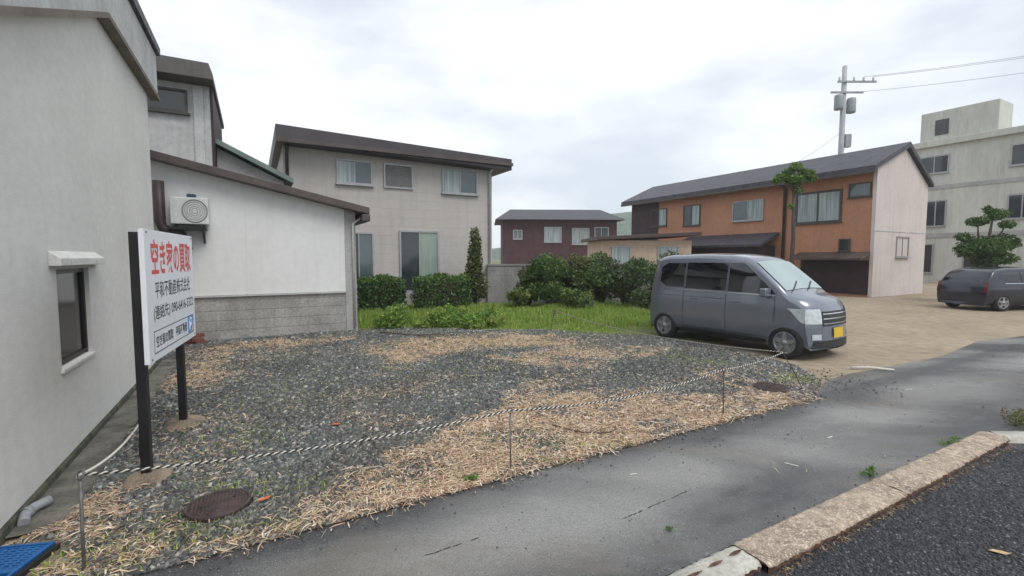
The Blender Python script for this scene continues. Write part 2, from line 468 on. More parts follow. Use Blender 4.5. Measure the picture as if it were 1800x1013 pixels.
class MB:
    """Collects shapes and links them as one mesh object."""

    def __init__(self, T=None):
        self.v, self.f, self.m, self.s = [], [], [], []
        self.T = T

    def add(self, verts, faces, mi=0, smooth=False):
        o = len(self.v)
        self.v += [self.T(*p) for p in verts] if self.T else [tuple(p) for p in verts]
        self.f += [[i + o for i in f] for f in faces]
        self.m += [mi] * len(faces)
        self.s += [smooth] * len(faces)
        return self

    def box(self, x0, x1, y0, y1, z0, z1, mi=0):
        return self.add([(x, y, z) for x in (x0, x1) for y in (y0, y1) for z in (z0, z1)],
                        [(0, 1, 3, 2), (4, 6, 7, 5), (0, 4, 5, 1), (2, 3, 7, 6), (0, 2, 6, 4), (1, 5, 7, 3)], mi)

    def prism(self, poly, lo, hi, axis='z', mi=0, smooth=False):
        mk = {'z': lambda p, h: (p[0], p[1], h), 'y': lambda p, h: (p[0], h, p[1]), 'x': lambda p, h: (h, p[0], p[1])}[axis]
        n = len(poly)
        vs = [mk(p, lo) for p in poly] + [mk(p, hi) for p in poly]
        self.add(vs, [list(range(n)), list(range(2 * n - 1, n - 1, -1))], mi, False)
        o = len(self.v) - 2 * n
        for i in range(n):
            j = (i + 1) % n
            self.f.append([o + i, o + j, o + n + j, o + n + i])
            self.m.append(mi)
            self.s.append(smooth)
        return self

    def tube(self, pts, r, n=8, mi=0, caps=True, smooth=True):
        pts = [Vector(p) for p in pts]
        rs = r if isinstance(r, (list, tuple)) else [r] * len(pts)
        up = Vector((0, 0, 1))
        vs = []
        prev = None
        for i, p in enumerate(pts):
            d = (pts[min(i + 1, len(pts) - 1)] - pts[max(i - 1, 0)]).normalized()
            if prev is None:
                a = d.cross(up)
                if a.length < 1e-3:
                    a = d.cross(Vector((1, 0, 0)))
                a.normalize()
            else:
                a = (prev - d * prev.dot(d)).normalized()
            prev = a
            b = d.cross(a)
            for k in range(n):
                t = 2 * math.pi * k / n
                vs.append(tuple(p + (a * math.cos(t) + b * math.sin(t)) * rs[i]))
        fs = []
        for i in range(len(pts) - 1):
            for k in range(n):
                fs.append((i * n + k, i * n + (k + 1) % n, (i + 1) * n + (k + 1) % n, (i + 1) * n + k))
        self.add(vs, fs, mi, smooth)
        if caps:
            o = len(self.v) - len(vs)
            self.f += [[o + k for k in range(n)][::-1], [o + (len(pts) - 1) * n + k for k in range(n)]]
            self.m += [mi, mi]
            self.s += [False, False]
        return self

    def lathe(self, prof, n=24, c=(0, 0, 0), axis='z', mi=0, smooth=True, close=False):
        vs = []
        for r, h in prof:
            for k in range(n):
                t = 2 * math.pi * k / n
                x, y = r * math.cos(t), r * math.sin(t)
                p = {'z': (x, y, h), 'y': (x, h, y), 'x': (h, x, y)}[axis]
                vs.append((p[0] + c[0], p[1] + c[1], p[2] + c[2]))
        fs = []
        m = len(prof)
        for i in range(m if close else m - 1):
            ii = (i + 1) % m
            for k in range(n):
                fs.append((i * n + k, i * n + (k + 1) % n, ii * n + (k + 1) % n, ii * n + k))
        self.add(vs, fs, mi, smooth)
        if not close:
            o = len(self.v) - len(vs)
            for i, rev in ((0, True), (m - 1, False)):
                if prof[i][0] > 1e-4:
                    q = [o + i * n + k for k in range(n)]
                    self.f.append(q[::-1] if rev else q)
                    self.m.append(mi)
                    self.s.append(False)
        return self

    def grid(self, P, mi=0, smooth=True):
        h, w = len(P), len(P[0])
        vs = [p for row in P for p in row]
        fs = [(i * w + j, i * w + j + 1, (i + 1) * w + j + 1, (i + 1) * w + j) for i in range(h - 1) for j in range(w - 1)]
        return self.add(vs, fs, mi, smooth)

    def build(self, name, mats, parent=None, bevel=0.0, seg=2, loc=None):
        if not isinstance(mats, (list, tuple)):
            mats = [mats]
        me = bpy.data.meshes.new(name)
        me.from_pydata(self.v, [], self.f)
        for i, p in enumerate(me.polygons):
            p.material_index = self.m[i]
            p.use_smooth = self.s[i]
        bm = bmesh.new()
        bm.from_mesh(me)
        bmesh.ops.remove_doubles(bm, verts=bm.verts, dist=1e-5)
        bmesh.ops.recalc_face_normals(bm, faces=bm.faces)
        if bevel:
            es = [e for e in bm.edges if len(e.link_faces) == 2 and e.calc_face_angle(0) > .5]
            bmesh.ops.bevel(bm, geom=es, offset=bevel, segments=seg, profile=.6, affect='EDGES', clamp_overlap=True)
        bm.to_mesh(me)
        bm.free()
        for mt in mats:
            me.materials.append(mt)
        o = bpy.data.objects.new(name, me)
        COL.objects.link(o)
        if parent:
            o.parent = parent
        if loc:
            o.location = loc
        return o


def tag(o, label=None, cat=None, group=None, kind=None):
    if label:
        o['label'] = label
    if cat:
        o['category'] = cat
    if group:
        o['group'] = group
    if kind:
        o['kind'] = kind
    return o


def thing(name, label, cat, loc=(0, 0, 0), rz=0.0, group=None):
    o = bpy.data.objects.new(name, None)
    o.empty_display_size = .2
    COL.objects.link(o)
    o.location = loc
    o.rotation_euler = (0, 0, rz)
    return tag(o, label, cat, group)


def copy_tree(o, parent=None):
    c = o.copy()
    COL.objects.link(c)
    if parent:
        c.parent = parent
    for ch in list(o.children):
        copy_tree(ch, c)
    return c


def np_mesh(name, V, F, mat, cols=None, parent=None, smooth=False):
    """V (n,3), F (m,k) constant k; cols (n,3) per vertex."""
    me = bpy.data.meshes.new(name)
    n, (m, k) = len(V), F.shape
    me.vertices.add(n)
    me.vertices.foreach_set('co', V.astype(np.float32).ravel())
    me.loops.add(m * k)
    me.loops.foreach_set('vertex_index', F.astype(np.int32).ravel())
    me.polygons.add(m)
    me.polygons.foreach_set('loop_start', (np.arange(m) * k).astype(np.int32))
    me.polygons.foreach_set('loop_total', np.full(m, k, np.int32))
    if smooth:
        me.polygons.foreach_set('use_smooth', np.ones(m, bool))
    me.update(calc_edges=True)
    if cols is not None:
        a = me.color_attributes.new('Col', 'FLOAT_COLOR', 'POINT')
        c4 = np.ones((n, 4), np.float32)
        c4[:, :3] = cols
        a.data.foreach_set('color', c4.ravel())
    me.materials.append(mat)
    o = bpy.data.objects.new(name, me)
    COL.objects.link(o)
    if parent:
        o.parent = parent
    return o


# the lot's own frame: origin on the gravel edge, u along the road, v into the lot
U2, V2, O2 = np.array((.875, .484)), np.array((-.484, .875)), np.array((-.01, 3.51))
RZ = math.atan2(.484, .875)


def L(a, b, z=0.0):
    p = O2 + a * U2 + b * V2
    return (float(p[0]), float(p[1]), z)


def inpoly(P, poly):
    x, y = P[:, 0], P[:, 1]
    r = np.zeros(len(P), bool)
    n = len(poly)
    for i in range(n):
        x0, y0 = poly[i]
        x1, y1 = poly[(i + 1) % n]
        if y0 == y1:
            continue
        c = ((y0 > y) != (y1 > y)) & (x < (x1 - x0) * (y - y0) / (y1 - y0) + x0)
        r ^= c
    return r


def vnoise(P, s, seed=0):
    """smooth value noise on (n,2)"""
    r = np.random.default_rng(seed)
    T = r.random((64, 64))
    q = P * s
    i = np.floor(q).astype(int)
    f = q - i
    f = f * f * (3 - 2 * f)
    g = lambda a, b: T[a % 64, b % 64]
    return ((g(i[:, 0], i[:, 1]) * (1 - f[:, 0]) + g(i[:, 0] + 1, i[:, 1]) * f[:, 0]) * (1 - f[:, 1]) +
            (g(i[:, 0], i[:, 1] + 1) * (1 - f[:, 0]) + g(i[:, 0] + 1, i[:, 1] + 1) * f[:, 0]) * f[:, 1])


def fbm(P, s, seed=0):
    return vnoise(P, s, seed) * .55 + vnoise(P, s * 2.1, seed + 1) * .3 + vnoise(P, s * 4.3, seed + 2) * .15


# ------------------------------------------------------------------ the setting: ground, path, road, kerb, hills
def struct(name, o):
    o.name = name
    o['kind'] = 'structure'
    return o


g = MB().add([(-560, -60, -.09), (560, -60, -.09), (560, 470, -.09), (-560, 470, -.09)], [(0, 1, 2, 3)])
struct('ground', g.build('ground', M['grass_ground']))
d = MB().prism([(-9, 1.6), (-4, 1.6), (3, 5.0), (5, 5.6), (60, 6), (60, 70), (-40, 70), (-40, 1.6)], -.085, -.010)
struct('dirt_lot', d.build('dirt_lot', M['dirt']))
LOT = [L(-3.05, -.02)[:2], L(4.17, 0)[:2], (4.25, 6.35), (4.4, 7.2), (4.0, 8.6), (2.95, 9.9), (1.0, 10.62), (-.4, 10.7),
       (-2.0, 11.0), (-3.0, 11.0), L(.36, 8.0)[:2], L(-3.4, 8.0)[:2], L(-3.4, 6.3)[:2], L(-2.78, 6.3)[:2], L(-2.78, .9)[:2], L(-3.05, .6)[:2]]
pth = [L(-5, -.0), L(4.17, 0), (4.3, 6.3, 0), (4.9, 6.7, 0), (5.83, 7.14, 0), (7.26, 7.84, 0), (9.44, 9.35, 0), (11.1, 10.0, 0), (17, 11.2, 0),
       (30, 12, 0), (30, 4.05, 0), (4.72, 4.30, 0), L(4.45, -1.39), L(2, -1.385), L(-5, -1.38)]
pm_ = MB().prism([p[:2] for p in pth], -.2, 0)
for c0, c1, nn in (((.72, 2.93), (1.28, 3.29), 14), ((-.5, 2.55), (-.2, 2.72), 6)):
    for i in range(nn):
        if i % 5 == 4 or (nn == 14 and i == 9):
            continue
        t0, t1 = i / nn, (i + random.uniform(.8, 1.1)) / nn
        w0 = random.uniform(.0015, .0045)
        p0 = (c0[0] + (c1[0] - c0[0]) * t0, c0[1] + (c1[1] - c0[1]) * t0 + random.uniform(-.006, .006))
        p1 = (c0[0] + (c1[0] - c0[0]) * t1, c0[1] + (c1[1] - c0[1]) * t1 + random.uniform(-.006, .006))
        pm_.add([(p0[0] + .005, p0[1] - w0, .002), (p1[0], p1[1] - w0 * .6, .002), (p1[0] - .004, p1[1] + w0, .002), (p0[0], p0[1] + w0 * .7, .002)], [(0, 1, 2, 3)], 1)
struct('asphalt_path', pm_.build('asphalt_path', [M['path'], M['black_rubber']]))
road = [L(-6, -1.405)[:2], L(4.44, -1.41)[:2], (4.9, 4.22), (6.5, 4.18), (30, 3.95), (30, -9), (-12, -9)]
struct('road', MB().prism(road, -.3, -.032).build('road', M['road']))

STRAW = [
    ([(-1.58, 2.64), (-1.28, 2.98), (-1.11, 3.4), (-0.89, 3.97), (-0.54, 4.36), (-0.24, 4.83), (0.19, 5.21), (0.76, 5.53), (1.43, 5.77), (2.08, 5.77), (2.53, 5.21), (2.31, 4.75), (1.01, 4.03), (-0.01, 3.51), (-0.77, 3.05), (-1.28, 2.8), (-1.66, 2.62)], 1.0),
    ([(-2.75, 2.4), (-3.1, 2.82), (-3.0, 3.08), (-2.84, 3.32), (-2.47, 3.01), (-2.05, 2.85), (-2.01, 2.64), (-2.05, 2.4)], .75),
    ([(2.88, 6.96), (3.27, 6.78), (3.15, 5.77), (3.72, 5.65), (3.54, 5.42), (2.68, 5.02), (2.86, 5.77)], .9),
    ([(-2.77, 8.64), (-2.35, 9.54), (0.0, 10.26), (1.22, 9.89), (1.84, 9.35), (1.06, 8.64), (-0.42, 8.48), (-1.34, 7.75), (-1.77, 7.14), (-2.08, 7.33)], .8),
    ([(-0.38, 7.75), (1.06, 8.64), (2.98, 8.64), (2.81, 8.12), (1.45, 7.33), (1.03, 6.96), (0.0, 7.33)], .7),
    ([(-4.44, 5.77), (-5.17, 7.33), (-4.92, 7.98), (-4.14, 6.62), (-4.11, 6.03)], .7),
    ([(-5.9, 8.3), (-5.51, 8.9), (-4.62, 9.3), (-3.45, 9.9), (-3.2, 9.5), (-3.43, 8.98), (-4.56, 8.22), (-4.93, 7.26)], .75),
    ([(0.0, 5.77), (0.49, 6.62), (0.61, 5.77), (0.38, 5.11), (-0.12, 4.83)], .6),
]
HOLES = [[(1.22, 4.67), (1.73, 4.78), (1.66, 4.59), (1.19, 4.32)], [(-1.63, 3.08), (-1.39, 3.24), (-1.09, 3.32), (-1.29, 3.01)]]


def straw_cover(P):
    """how much dry leaf lies at ground points (n,2): 0..1"""
    tot = np.zeros(len(P))
    for sd in (40, 140, 240):
        J = np.stack([fbm(P, 2.3, sd), fbm(P, 2.3, sd + 10)], 1) - .5
        Q = P + J * .95
        c = np.zeros(len(P))
        for poly, w in STRAW:
            c = np.maximum(c, inpoly(Q, poly) * w)
        for h in HOLES:
            c[inpoly(Q, h)] *= .25
        tot += c / 3
    c = np.clip(tot * 1.25, 0, 1)
    n = fbm(P, 2.6, 60)
    c = c * np.clip(.45 + (n - .3) * 2.2, .25, 1.0)
    return np.maximum(c, np.clip((fbm(P, 1.1, 70) - .5) * 1.1, .014, .2))


# gravel bed: one sheet in the lot frame
STEP = .05
na, nb = int(9.3 / STEP), int(9.6 / STEP)
A, B = np.meshgrid(-3.5 + np.arange(na + 1) * STEP, -.02 + np.arange(nb + 1) * STEP)
PT = O2 + A.ravel()[:, None] * U2 + B.ravel()[:, None] * V2


def lot_z(P):
    q = (P - O2)
    bb = q @ V2
    return .006 + np.clip(bb * .12, 0, 1) * (.016 * (fbm(P, .9, 80) - .35) + .012 * (fbm(P, 5, 81) - .5))


Z = lot_z(PT)
sc = straw_cover(PT)
gcol = np.array((.082, .090, .090))[None] * (.75 + .5 * fbm(PT, 4, 90))[:, None]
scol = np.array((.33, .245, .165))[None] * (.7 + .6 * fbm(PT, 6, 91))[:, None]
gcol = gcol * (1 - np.clip(sc * 1.3, 0, .95))[:, None] + scol * np.clip(sc * 1.3, 0, .95)[:, None]
idx = np.arange((na + 1) * (nb + 1)).reshape(nb + 1, na + 1)
FQ = np.stack([idx[:-1, :-1], idx[:-1, 1:], idx[1:, 1:], idx[1:, :-1]], -1).reshape(-1, 4)
cen = PT[FQ].mean(1)
FQ = FQ[inpoly(cen, LOT)]
used = np.unique(FQ)
remap = -np.ones(len(PT), int)
remap[used] = np.arange(len(used))
struct('gravel_lot', np_mesh('gravel_lot', np.c_[PT, Z][used], remap[FQ], M['lot'], gcol[used], smooth=True))

# concrete gutter strip along the stucco wall
mb = MB()
rows = []
for i in range(41):
    b = .75 + i * (5.6 / 40)
    w = .29 + .03 * math.sin(i * .9) + random.uniform(-.012, .012)
    rows.append([L(-3.07, b, .015), L(-3.07 + w * .5, b, .016), L(-3.07 + w, b, .012), L(-3.07 + w + .015, b, -.05)])
mb.grid(rows)
struct('gutter_strip', mb.build('gutter_strip', M['moss_concrete']))

# kerb: two aggregate stones, a broken grey length and the turn to the right


def kerb_piece(a0, a1, b0, b1, ztop, zbot, n, seed, mats, jag=.008):
    r = random.Random(seed)
    mb = MB()
    rows = []
    for i in range(n + 1):
        a = a0 + (a1 - a0) * i / n
        e = lambda s: r.uniform(-s, s)
        pull = .008 if i in (0, n) else 0
        rows.append([L(a, b1 - pull + e(jag), -.01), L(a, b1 - pull + e(jag), ztop - .008), L(a, b1 - .02 - pull, ztop + e(.003)),
                     L(a, (b0 * .35 + b1 * .65), ztop + .004 + e(.003)), L(a, (b0 * .65 + b1 * .35), ztop + .003 + e(.003)),
                     L(a, b0 + .02 + pull, ztop + e(.004)), L(a, b0 + pull + e(jag), ztop - .014 + e(.006))])
    mb.grid(rows)
    side = [[rw[6], L(a0 + (a1 - a0) * i / n, b0 + .012 + r.uniform(-jag, jag), (ztop + zbot) / 2 - .01), L(a0 + (a1 - a0) * i / n, b0 - .012 + r.uniform(-.015, .015), zbot)] for i, rw in enumerate(rows)]
    mb.grid(side, 1)
    for rw in (rows[0], rows[-1]):
        mb.add(rw, [list(range(len(rw)))], 1)
    return mb


kb = kerb_piece(.72, 2.337, -1.628, -1.388, .018, -.06, 80, 1, None, .006)
k2 = kerb_piece(2.342, 3.36, -1.622, -1.39, .019, -.06, 50, 2, None, .006)
k3 = kerb_piece(3.364, 4.45, -1.612, -1.395, .017, -.06, 54, 3, None, .006)
for k in (k2, k3):
    kb.add(k.v, k.f, 0)
    kb.m[-len(k.m):] = k.m
    kb.s[-len(k.s):] = k.s
struct('kerb', kb.build('kerb', [M['kerb_stone'], M['kerb_dirt']]))
kc = kerb_piece(-5, .727, -1.585, -1.39, .012, -.06, 260, 4, None, .007)
for a0_, a1_, b_ in ((.18, .36, -1.475), (.42, .53, -1.47), (.60, .71, -1.462), (-.45, .1, -1.43)):
    n_ = 9
    for q_ in range(n_ - 1):
        w_ = .010 * math.sin(math.pi * (q_ + .5) / (n_ - 1)) + .002
        x0_, x1_ = a0_ + (a1_ - a0_) * q_ / (n_ - 1), a0_ + (a1_ - a0_) * (q_ + 1) / (n_ - 1)
        kc.add([L(x0_, b_ - w_, .0235), L(x1_, b_ - w_, .0235), L(x1_, b_ + w_, .0235), L(x0_, b_ + w_, .0235)], [(0, 1, 2, 3)], 1)
struct('kerb', kc.build('kerb', [M['kerb_concrete'], M['kerb_dirt']]))
mb = MB()
rows = []
for i in range(31):
    t = i / 30
    x, y = 4.62 + t * 9, 4.37 - t * .25
    e = random.uniform(-.01, .01)
    rows.append([(x, y + .05, 0), (x, y + .045, .02), (x, y - .1 + e, .022), (x, y - .12 + e, .0), (x, y - .135, -.06)])
mb.grid(rows)
struct('kerb', mb.build('kerb', M['kerb_concrete']))

# wooded hills far behind the houses
mb = MB()
rows = []
for j in range(7):
    row = []
    for i in range(61):
        x = -420 + i * 20
        h = 62 * math.exp(-((x + 190) / 70) ** 2) + 32 * math.exp(-((x - 95) / 60) ** 2) + 26 * math.exp(-((x - 330) / 120) ** 2) + 6 * math.sin(i * 1.3) * .4 + 5
        k = math.sin(math.pi * j / 6) if j <= 3 else 1
        row.append((x + random.uniform(-6, 6), 330 + j * 16, h * k * (0.9 + .2 * random.random()) - .5))
    rows.append(row)
mb.grid(rows)
struct('hills', mb.build('hills', M['hill']))

# damp air: a closed box of even, pale haze round the whole scene
hz = bpy.data.materials.new('haze')
hz.use_nodes = True
hz.node_tree.nodes.clear()
ho = hz.node_tree.nodes.new('ShaderNodeOutputMaterial')
hv = hz.node_tree.nodes.new('ShaderNodeVolumePrincipled')
hv.inputs['Color'].default_value = (.86, .93, 1.0, 1)
hv.inputs['Density'].default_value = .0009
hz.node_tree.links.new(hv.outputs[0], ho.inputs['Volume'])
tag(MB().box(-570, 570, -70, 480, -1.3, 95).build('haze', hz), kind='stuff')

# ------------------------------------------------------------------ loose ground cover


def sample_lot(n, power=1.0, poly=LOT):
    out = []
    tot = 0
    P0 = np.array(poly)
    lo, hi = P0.min(0), P0.max(0)
    while tot < n:
        P = lo + rng.random((n * 2, 2)) * (hi - lo)
        P = P[inpoly(P, poly)]
        dist = np.hypot(P[:, 0], P[:, 1])
        keep = rng.random(len(P)) < (2.6 / np.maximum(dist, 2.6)) ** power
        P = P[keep]
        out.append(P)
        tot += len(P)
    return np.concatenate(out)[:n]


CUBE = np.array([(x, y, z) for x in (-1, 1) for y in (-1, 1) for z in (-1, 1)], float)
CF = np.array([(0, 1, 3, 2), (4, 6, 7, 5), (0, 4, 5, 1), (2, 3, 7, 6), (0, 2, 6, 4), (1, 5, 7, 3)])


def rot_mats(n, tilt=math.pi):
    a, b, c = rng.random(n) * 2 * math.pi, (rng.random(n) - .5) * 2 * tilt, (rng.random(n) - .5) * 2 * tilt
    ca, sa, cb, sb, cc, s_ = np.cos(a), np.sin(a), np.cos(b), np.sin(b), np.cos(c), np.sin(c)
    z = np.zeros(n)
    o = np.ones(n)
    Rz = np.stack([ca, -sa, z, sa, ca, z, z, z, o], 1).reshape(-1, 3, 3)
    Rx = np.stack([o, z, z, z, cb, -sb, z, sb, cb], 1).reshape(-1, 3, 3)
    Ry = np.stack([cc, z, s_, z, o, z, -s_, z, cc], 1).reshape(-1, 3, 3)
    return Rz @ Rx @ Ry


def stones(name, P, Z0, size, cols):
    n = len(P)
    S = size[:, None] * (.55 + rng.random((n, 3)) * .8)
    V = CUBE[None] * (.62 + .5 * rng.random((n, 8, 3))) * S[:, None]
    V = np.einsum('nij,nkj->nki', rot_mats(n), V)
    V += np.c_[P, Z0 + size * .25][:, None]
    F = (CF[None] + (np.arange(n) * 8)[:, None, None]).reshape(-1, 4)
    C = np.repeat(cols, 8, 0)
    return tag(np_mesh(name, V.reshape(-1, 3), F, M['stone'], C), kind='stuff')


CLEAR = [(-2.70, 2.5, .17, .95), (-2.80, 2.56, .15, .95), (-2.66, 2.36, .17, .95), (-1.99, 3.06, .205, 1), (3.33, 5.9, .2, .85), (-2.72, 3.47, .17, .5), (-3.35, 4.63, .17, .5)]


def clear(P):
    k = np.ones(len(P), bool)
    for x, y, r, pr in CLEAR:
        k &= (np.hypot(P[:, 0] - x, P[:, 1] - y) > r) | (rng.random(len(P)) > pr)
    return k


NG = 270000
P = sample_lot(NG, 1.25)
cov = straw_cover(P)
P = P[(rng.random(len(P)) > cov * .95) & clear(P)]
dist = np.hypot(P[:, 0], P[:, 1])
sz = (.0042 + rng.random(len(P)) ** 2.5 * .0105) * (.8 + .085 * dist)
pal = np.array([(.105, .112, .107), (.08, .086, .085), (.145, .15, .142), (.05, .054, .057), (.215, .215, .205), (.095, .112, .10), (.36, .355, .335)])
ci = rng.choice(len(pal), len(P), p=[.24, .2, .16, .16, .11, .09, .04])
C = pal[ci] * (.75 + rng.random(len(P)) * .55)[:, None] * (.56 + .68 * fbm(P, 1.4, 95))[:, None]
br_ = np.clip((fbm(P, .8, 97) - .52) * 2, 0, .3)[:, None]
C = C * (1 - br_) + C * np.array((1.15, .98, .80))[None] * br_
stones('gravel', P, lot_z(P), sz, C)
# gravel kicked onto the asphalt
q1 = np.c_[rng.normal(4.35, .42, 520), rng.normal(6.3, .32, 520)]
q2 = np.c_[rng.uniform(-2, 4.2, 420), np.zeros(420)]
ed = rng.exponential(.10, 420)
q2 = O2 + (rng.uniform(-2.2, 4.4, 420))[:, None] * U2 - ed[:, None] * V2
q3 = np.c_[rng.uniform(.5, 9, 260), rng.uniform(3.5, 8, 260)]
q3 = q3[((q3 - O2) @ V2 > -1.35) & ((q3 - O2) @ V2 < 3.0)]
q3 = q3[~inpoly(q3, LOT)]
Q = np.concatenate([q1[~inpoly(q1, LOT)], q2, q3])
ss = .002 + rng.random(len(Q)) ** 3 * .009
stones('gravel', Q, np.zeros(len(Q)), ss, np.array((.075, .08, .082))[None] * (.5 + rng.random((len(Q), 1)) * 1.5))


RP = np.c_[rng.uniform(1.0, 6.5, 160000), rng.uniform(1.9, 4.3, 160000)]
RP = RP[((RP - O2) @ V2 < -1.63) & ((RP[:, 1] < 4.1) | (RP[:, 0] < 4.5)) & (rng.random(len(RP)) < np.clip(9 / (RP ** 2).sum(1), 0, 1)) & (np.abs(RP[:, 0]) < RP[:, 1] * 1.35 + .3)]
rc_ = np.array([(.03, .031, .036), (.045, .046, .052), (.022, .023, .027), (.075, .076, .085), (.16, .16, .165), (.06, .052, .05)])
ag = stones('road_aggregate', RP, np.full(len(RP), -.0335), .0028 + rng.random(len(RP)) ** 2 * .0042, rc_[rng.choice(6, len(RP), p=[.3, .25, .2, .15, .04, .06])] * rng.uniform(.7, 1.3, (len(RP), 1)))
ag['kind'] = 'structure'
SP = np.c_[rng.uniform(-2, 9, 9000), rng.uniform(1.8, 8, 9000)]
sb_ = (SP - O2) @ V2
SP = SP[(sb_ > -1.36) & (sb_ < -.03) & (fbm(SP, 1.5, 33) > .45)]
stones('gravel', SP, np.full(len(SP), -.0006), .0012 + rng.random(len(SP)) ** 4 * .0035, np.array((.05, .047, .045))[None] * rng.uniform(.5, 2.2, (len(SP), 1)))


def strips(name, P, Z0, length, width, cols, mat, tilt=.2, lift=.016, bend=.35):
    """dry leaves and stalks: bent three-quad strips lying about"""
    n = len(P)
    t = np.array((-.5, -.17, .17, .5))
    w = np.array((.25, 1, .85, .08))
    V = np.zeros((n, 8, 3))
    bd = (rng.random(n) - .5) * 2 * bend
    for k in range(4):
        x = t[k] * length
        y = bd * length * (t[k] ** 2 - .1)
        z = (rng.random(n) - .3) * .02 * length / .1 * (1 - 4 * t[k] ** 2) + .15 * width
        V[:, 2 * k] = np.stack([x, y - w[k] * width / 2, z], 1)
        V[:, 2 * k + 1] = np.stack([x, y + w[k] * width / 2, z + .2 * width], 1)
    V = np.einsum('nij,nkj->nki', rot_mats(n, tilt), V)
    V += np.c_[P, Z0 + rng.random(n) * lift + .004][:, None]
    f = np.array([(0, 2, 3, 1), (2, 4, 5, 3), (4, 6, 7, 5)])
    F = (f[None] + (np.arange(n) * 8)[:, None, None]).reshape(-1, 4)
    return tag(np_mesh(name, V.reshape(-1, 3), F, mat, np.repeat(cols, 8, 0), smooth=True), kind='stuff')


P = sample_lot(270000, 1.0)
cov = straw_cover(P)
P = P[(rng.random(len(P)) < cov * .95) & clear(P)]
e = O2 + rng.uniform(-2.6, 4.2, 2600)[:, None] * U2 + (rng.normal(.03, .05, 2600))[:, None] * V2
P = np.concatenate([P, e[e[:, 0] > -1.8]])
dist = np.hypot(P[:, 0], P[:, 1])
n = len(P)
ln = (.025 + .10 * rng.random(n) ** 1.6) * (.9 + .02 * dist)
wd = (.003 + .0075 * rng.random(n) ** 1.5) * (.8 + .055 * dist)
pal = np.array([(.63, .475, .33), (.52, .37, .24), (.72, .59, .44), (.37, .23, .15), (.78, .67, .53), (.26, .13, .09), (.55, .44, .26)])
C = pal[rng.choice(len(pal), n, p=[.27, .2, .2, .12, .08, .06, .07])] * rng.uniform(.75, 1.2, (n, 1))
strips('dry_leaves', P, lot_z(P), ln, wd, C, M['straw'])
P = np.concatenate([np.c_[rng.uniform(.2, 8, 60), rng.uniform(3, 8, 60)]])
bb = (P - O2) @ V2
P = P[(bb > -1.3) & (bb < -.02)]
strips('dry_leaves', P, np.zeros(len(P)) + .001, rng.uniform(.03, .1, len(P)), rng.uniform(.004, .007, len(P)), np.array((.5, .42, .3))[None] * rng.uniform(.8, 1.2, (len(P), 1)), M['straw'], tilt=.03, lift=.002)


kq = rng.uniform(-.2, 4.4, 900)
KP = O2 + kq[:, None] * U2 + (-1.635 - np.abs(rng.normal(0, .018, 900)))[:, None] * V2
strips('dry_leaves', KP, np.full(900, -.034), rng.uniform(.012, .05, 900), rng.uniform(.002, .005, 900), np.array([(.30, .19, .10), (.16, .09, .05), (.42, .33, .2), (.07, .05, .03)])[rng.integers(0, 4, 900)], M['straw'], tilt=.4, lift=.012)
kq = rng.uniform(-1, 4.3, 500)
KP = O2 + kq[:, None] * U2 + (-1.375 + np.abs(rng.normal(0, .02, 500)))[:, None] * V2
stones('gravel', KP[:170], np.zeros(170), .001 + rng.random(170) ** 4 * .006, np.array((.07, .06, .05))[None] * rng.uniform(.5, 2, (170, 1)))


def blades(name, P, Z0, h, w, cols, mat=None, lean=.5):
    n = len(P)
    yaw = rng.random(n) * 2 * math.pi
    ln = rng.random(n) * lean
    dx, dy = np.cos(yaw), np.sin(yaw)
    sx, sy = -dy, dx
    V = np.zeros((n, 6, 3))
    for k, (t, ww) in enumerate(((0, 1), (.55, .8), (1, .08))):
        bx = dx * ln * h * t * t
        by = dy * ln * h * t * t
        bz = h * t * (1 - .25 * ln * t)
        for s in (0, 1):
            o = (s - .5) * w * ww
            V[:, 2 * k + s] = np.stack([P[:, 0] + bx + sx * o, P[:, 1] + by + sy * o, Z0 + bz], 1)
    f = np.array([(0, 1, 3, 2), (2, 3, 5, 4)])
    F = (f[None] + (np.arange(n) * 6)[:, None, None]).reshape(-1, 4)
    return np_mesh(name, V.reshape(-1, 3), F, mat or M['grass'], np.repeat(cols, 6, 0), smooth=True)


GPAL = np.array([(.24, .39, .06), (.17, .30, .045), (.34, .46, .08), (.42, .46, .12), (.11, .2, .035), (.42, .37, .17)])


def gcols(n, p=(.28, .24, .2, .12, .1, .06)):
    return GPAL[rng.choice(6, n, p=p)] * rng.uniform(.75, 1.25, (n, 1))


struct('grass_verge', MB().prism([(-4.2, 10.9), (-3.0, 10.9), (-.4, 10.6), (1.0, 10.55), (2.95, 9.85), (4.2, 9.2), (6.5, 12), (9, 17.4), (-9, 17.4), (-9, 14)], -.05, .003).build('grass_verge', M['grass_ground']))
GR = [(-3.6, 11.0), (-2.6, 10.95), (-.4, 10.55), (.9, 10.6), (2.4, 10.25), (3.0, 10.3), (4.6, 12.5), (6.0, 15.6), (-5.2, 15.6)]
P = sample_lot(70000, .6, GR)
P = P[(fbm(P, 1.1, 8) > .36) | (rng.random(len(P)) < .25)]
edge = np.clip((P[:, 1] - 10.6) / 1.3, .12, 1)
hgt = (.06 + .34 * np.clip(fbm(P, 1.6, 5) - .15, 0, 1)) * edge * rng.uniform(.6, 1.3, len(P))
tag(blades('grass', P, np.zeros(len(P)), hgt, rng.uniform(.008, .017, len(P)), gcols(len(P))), kind='stuff')
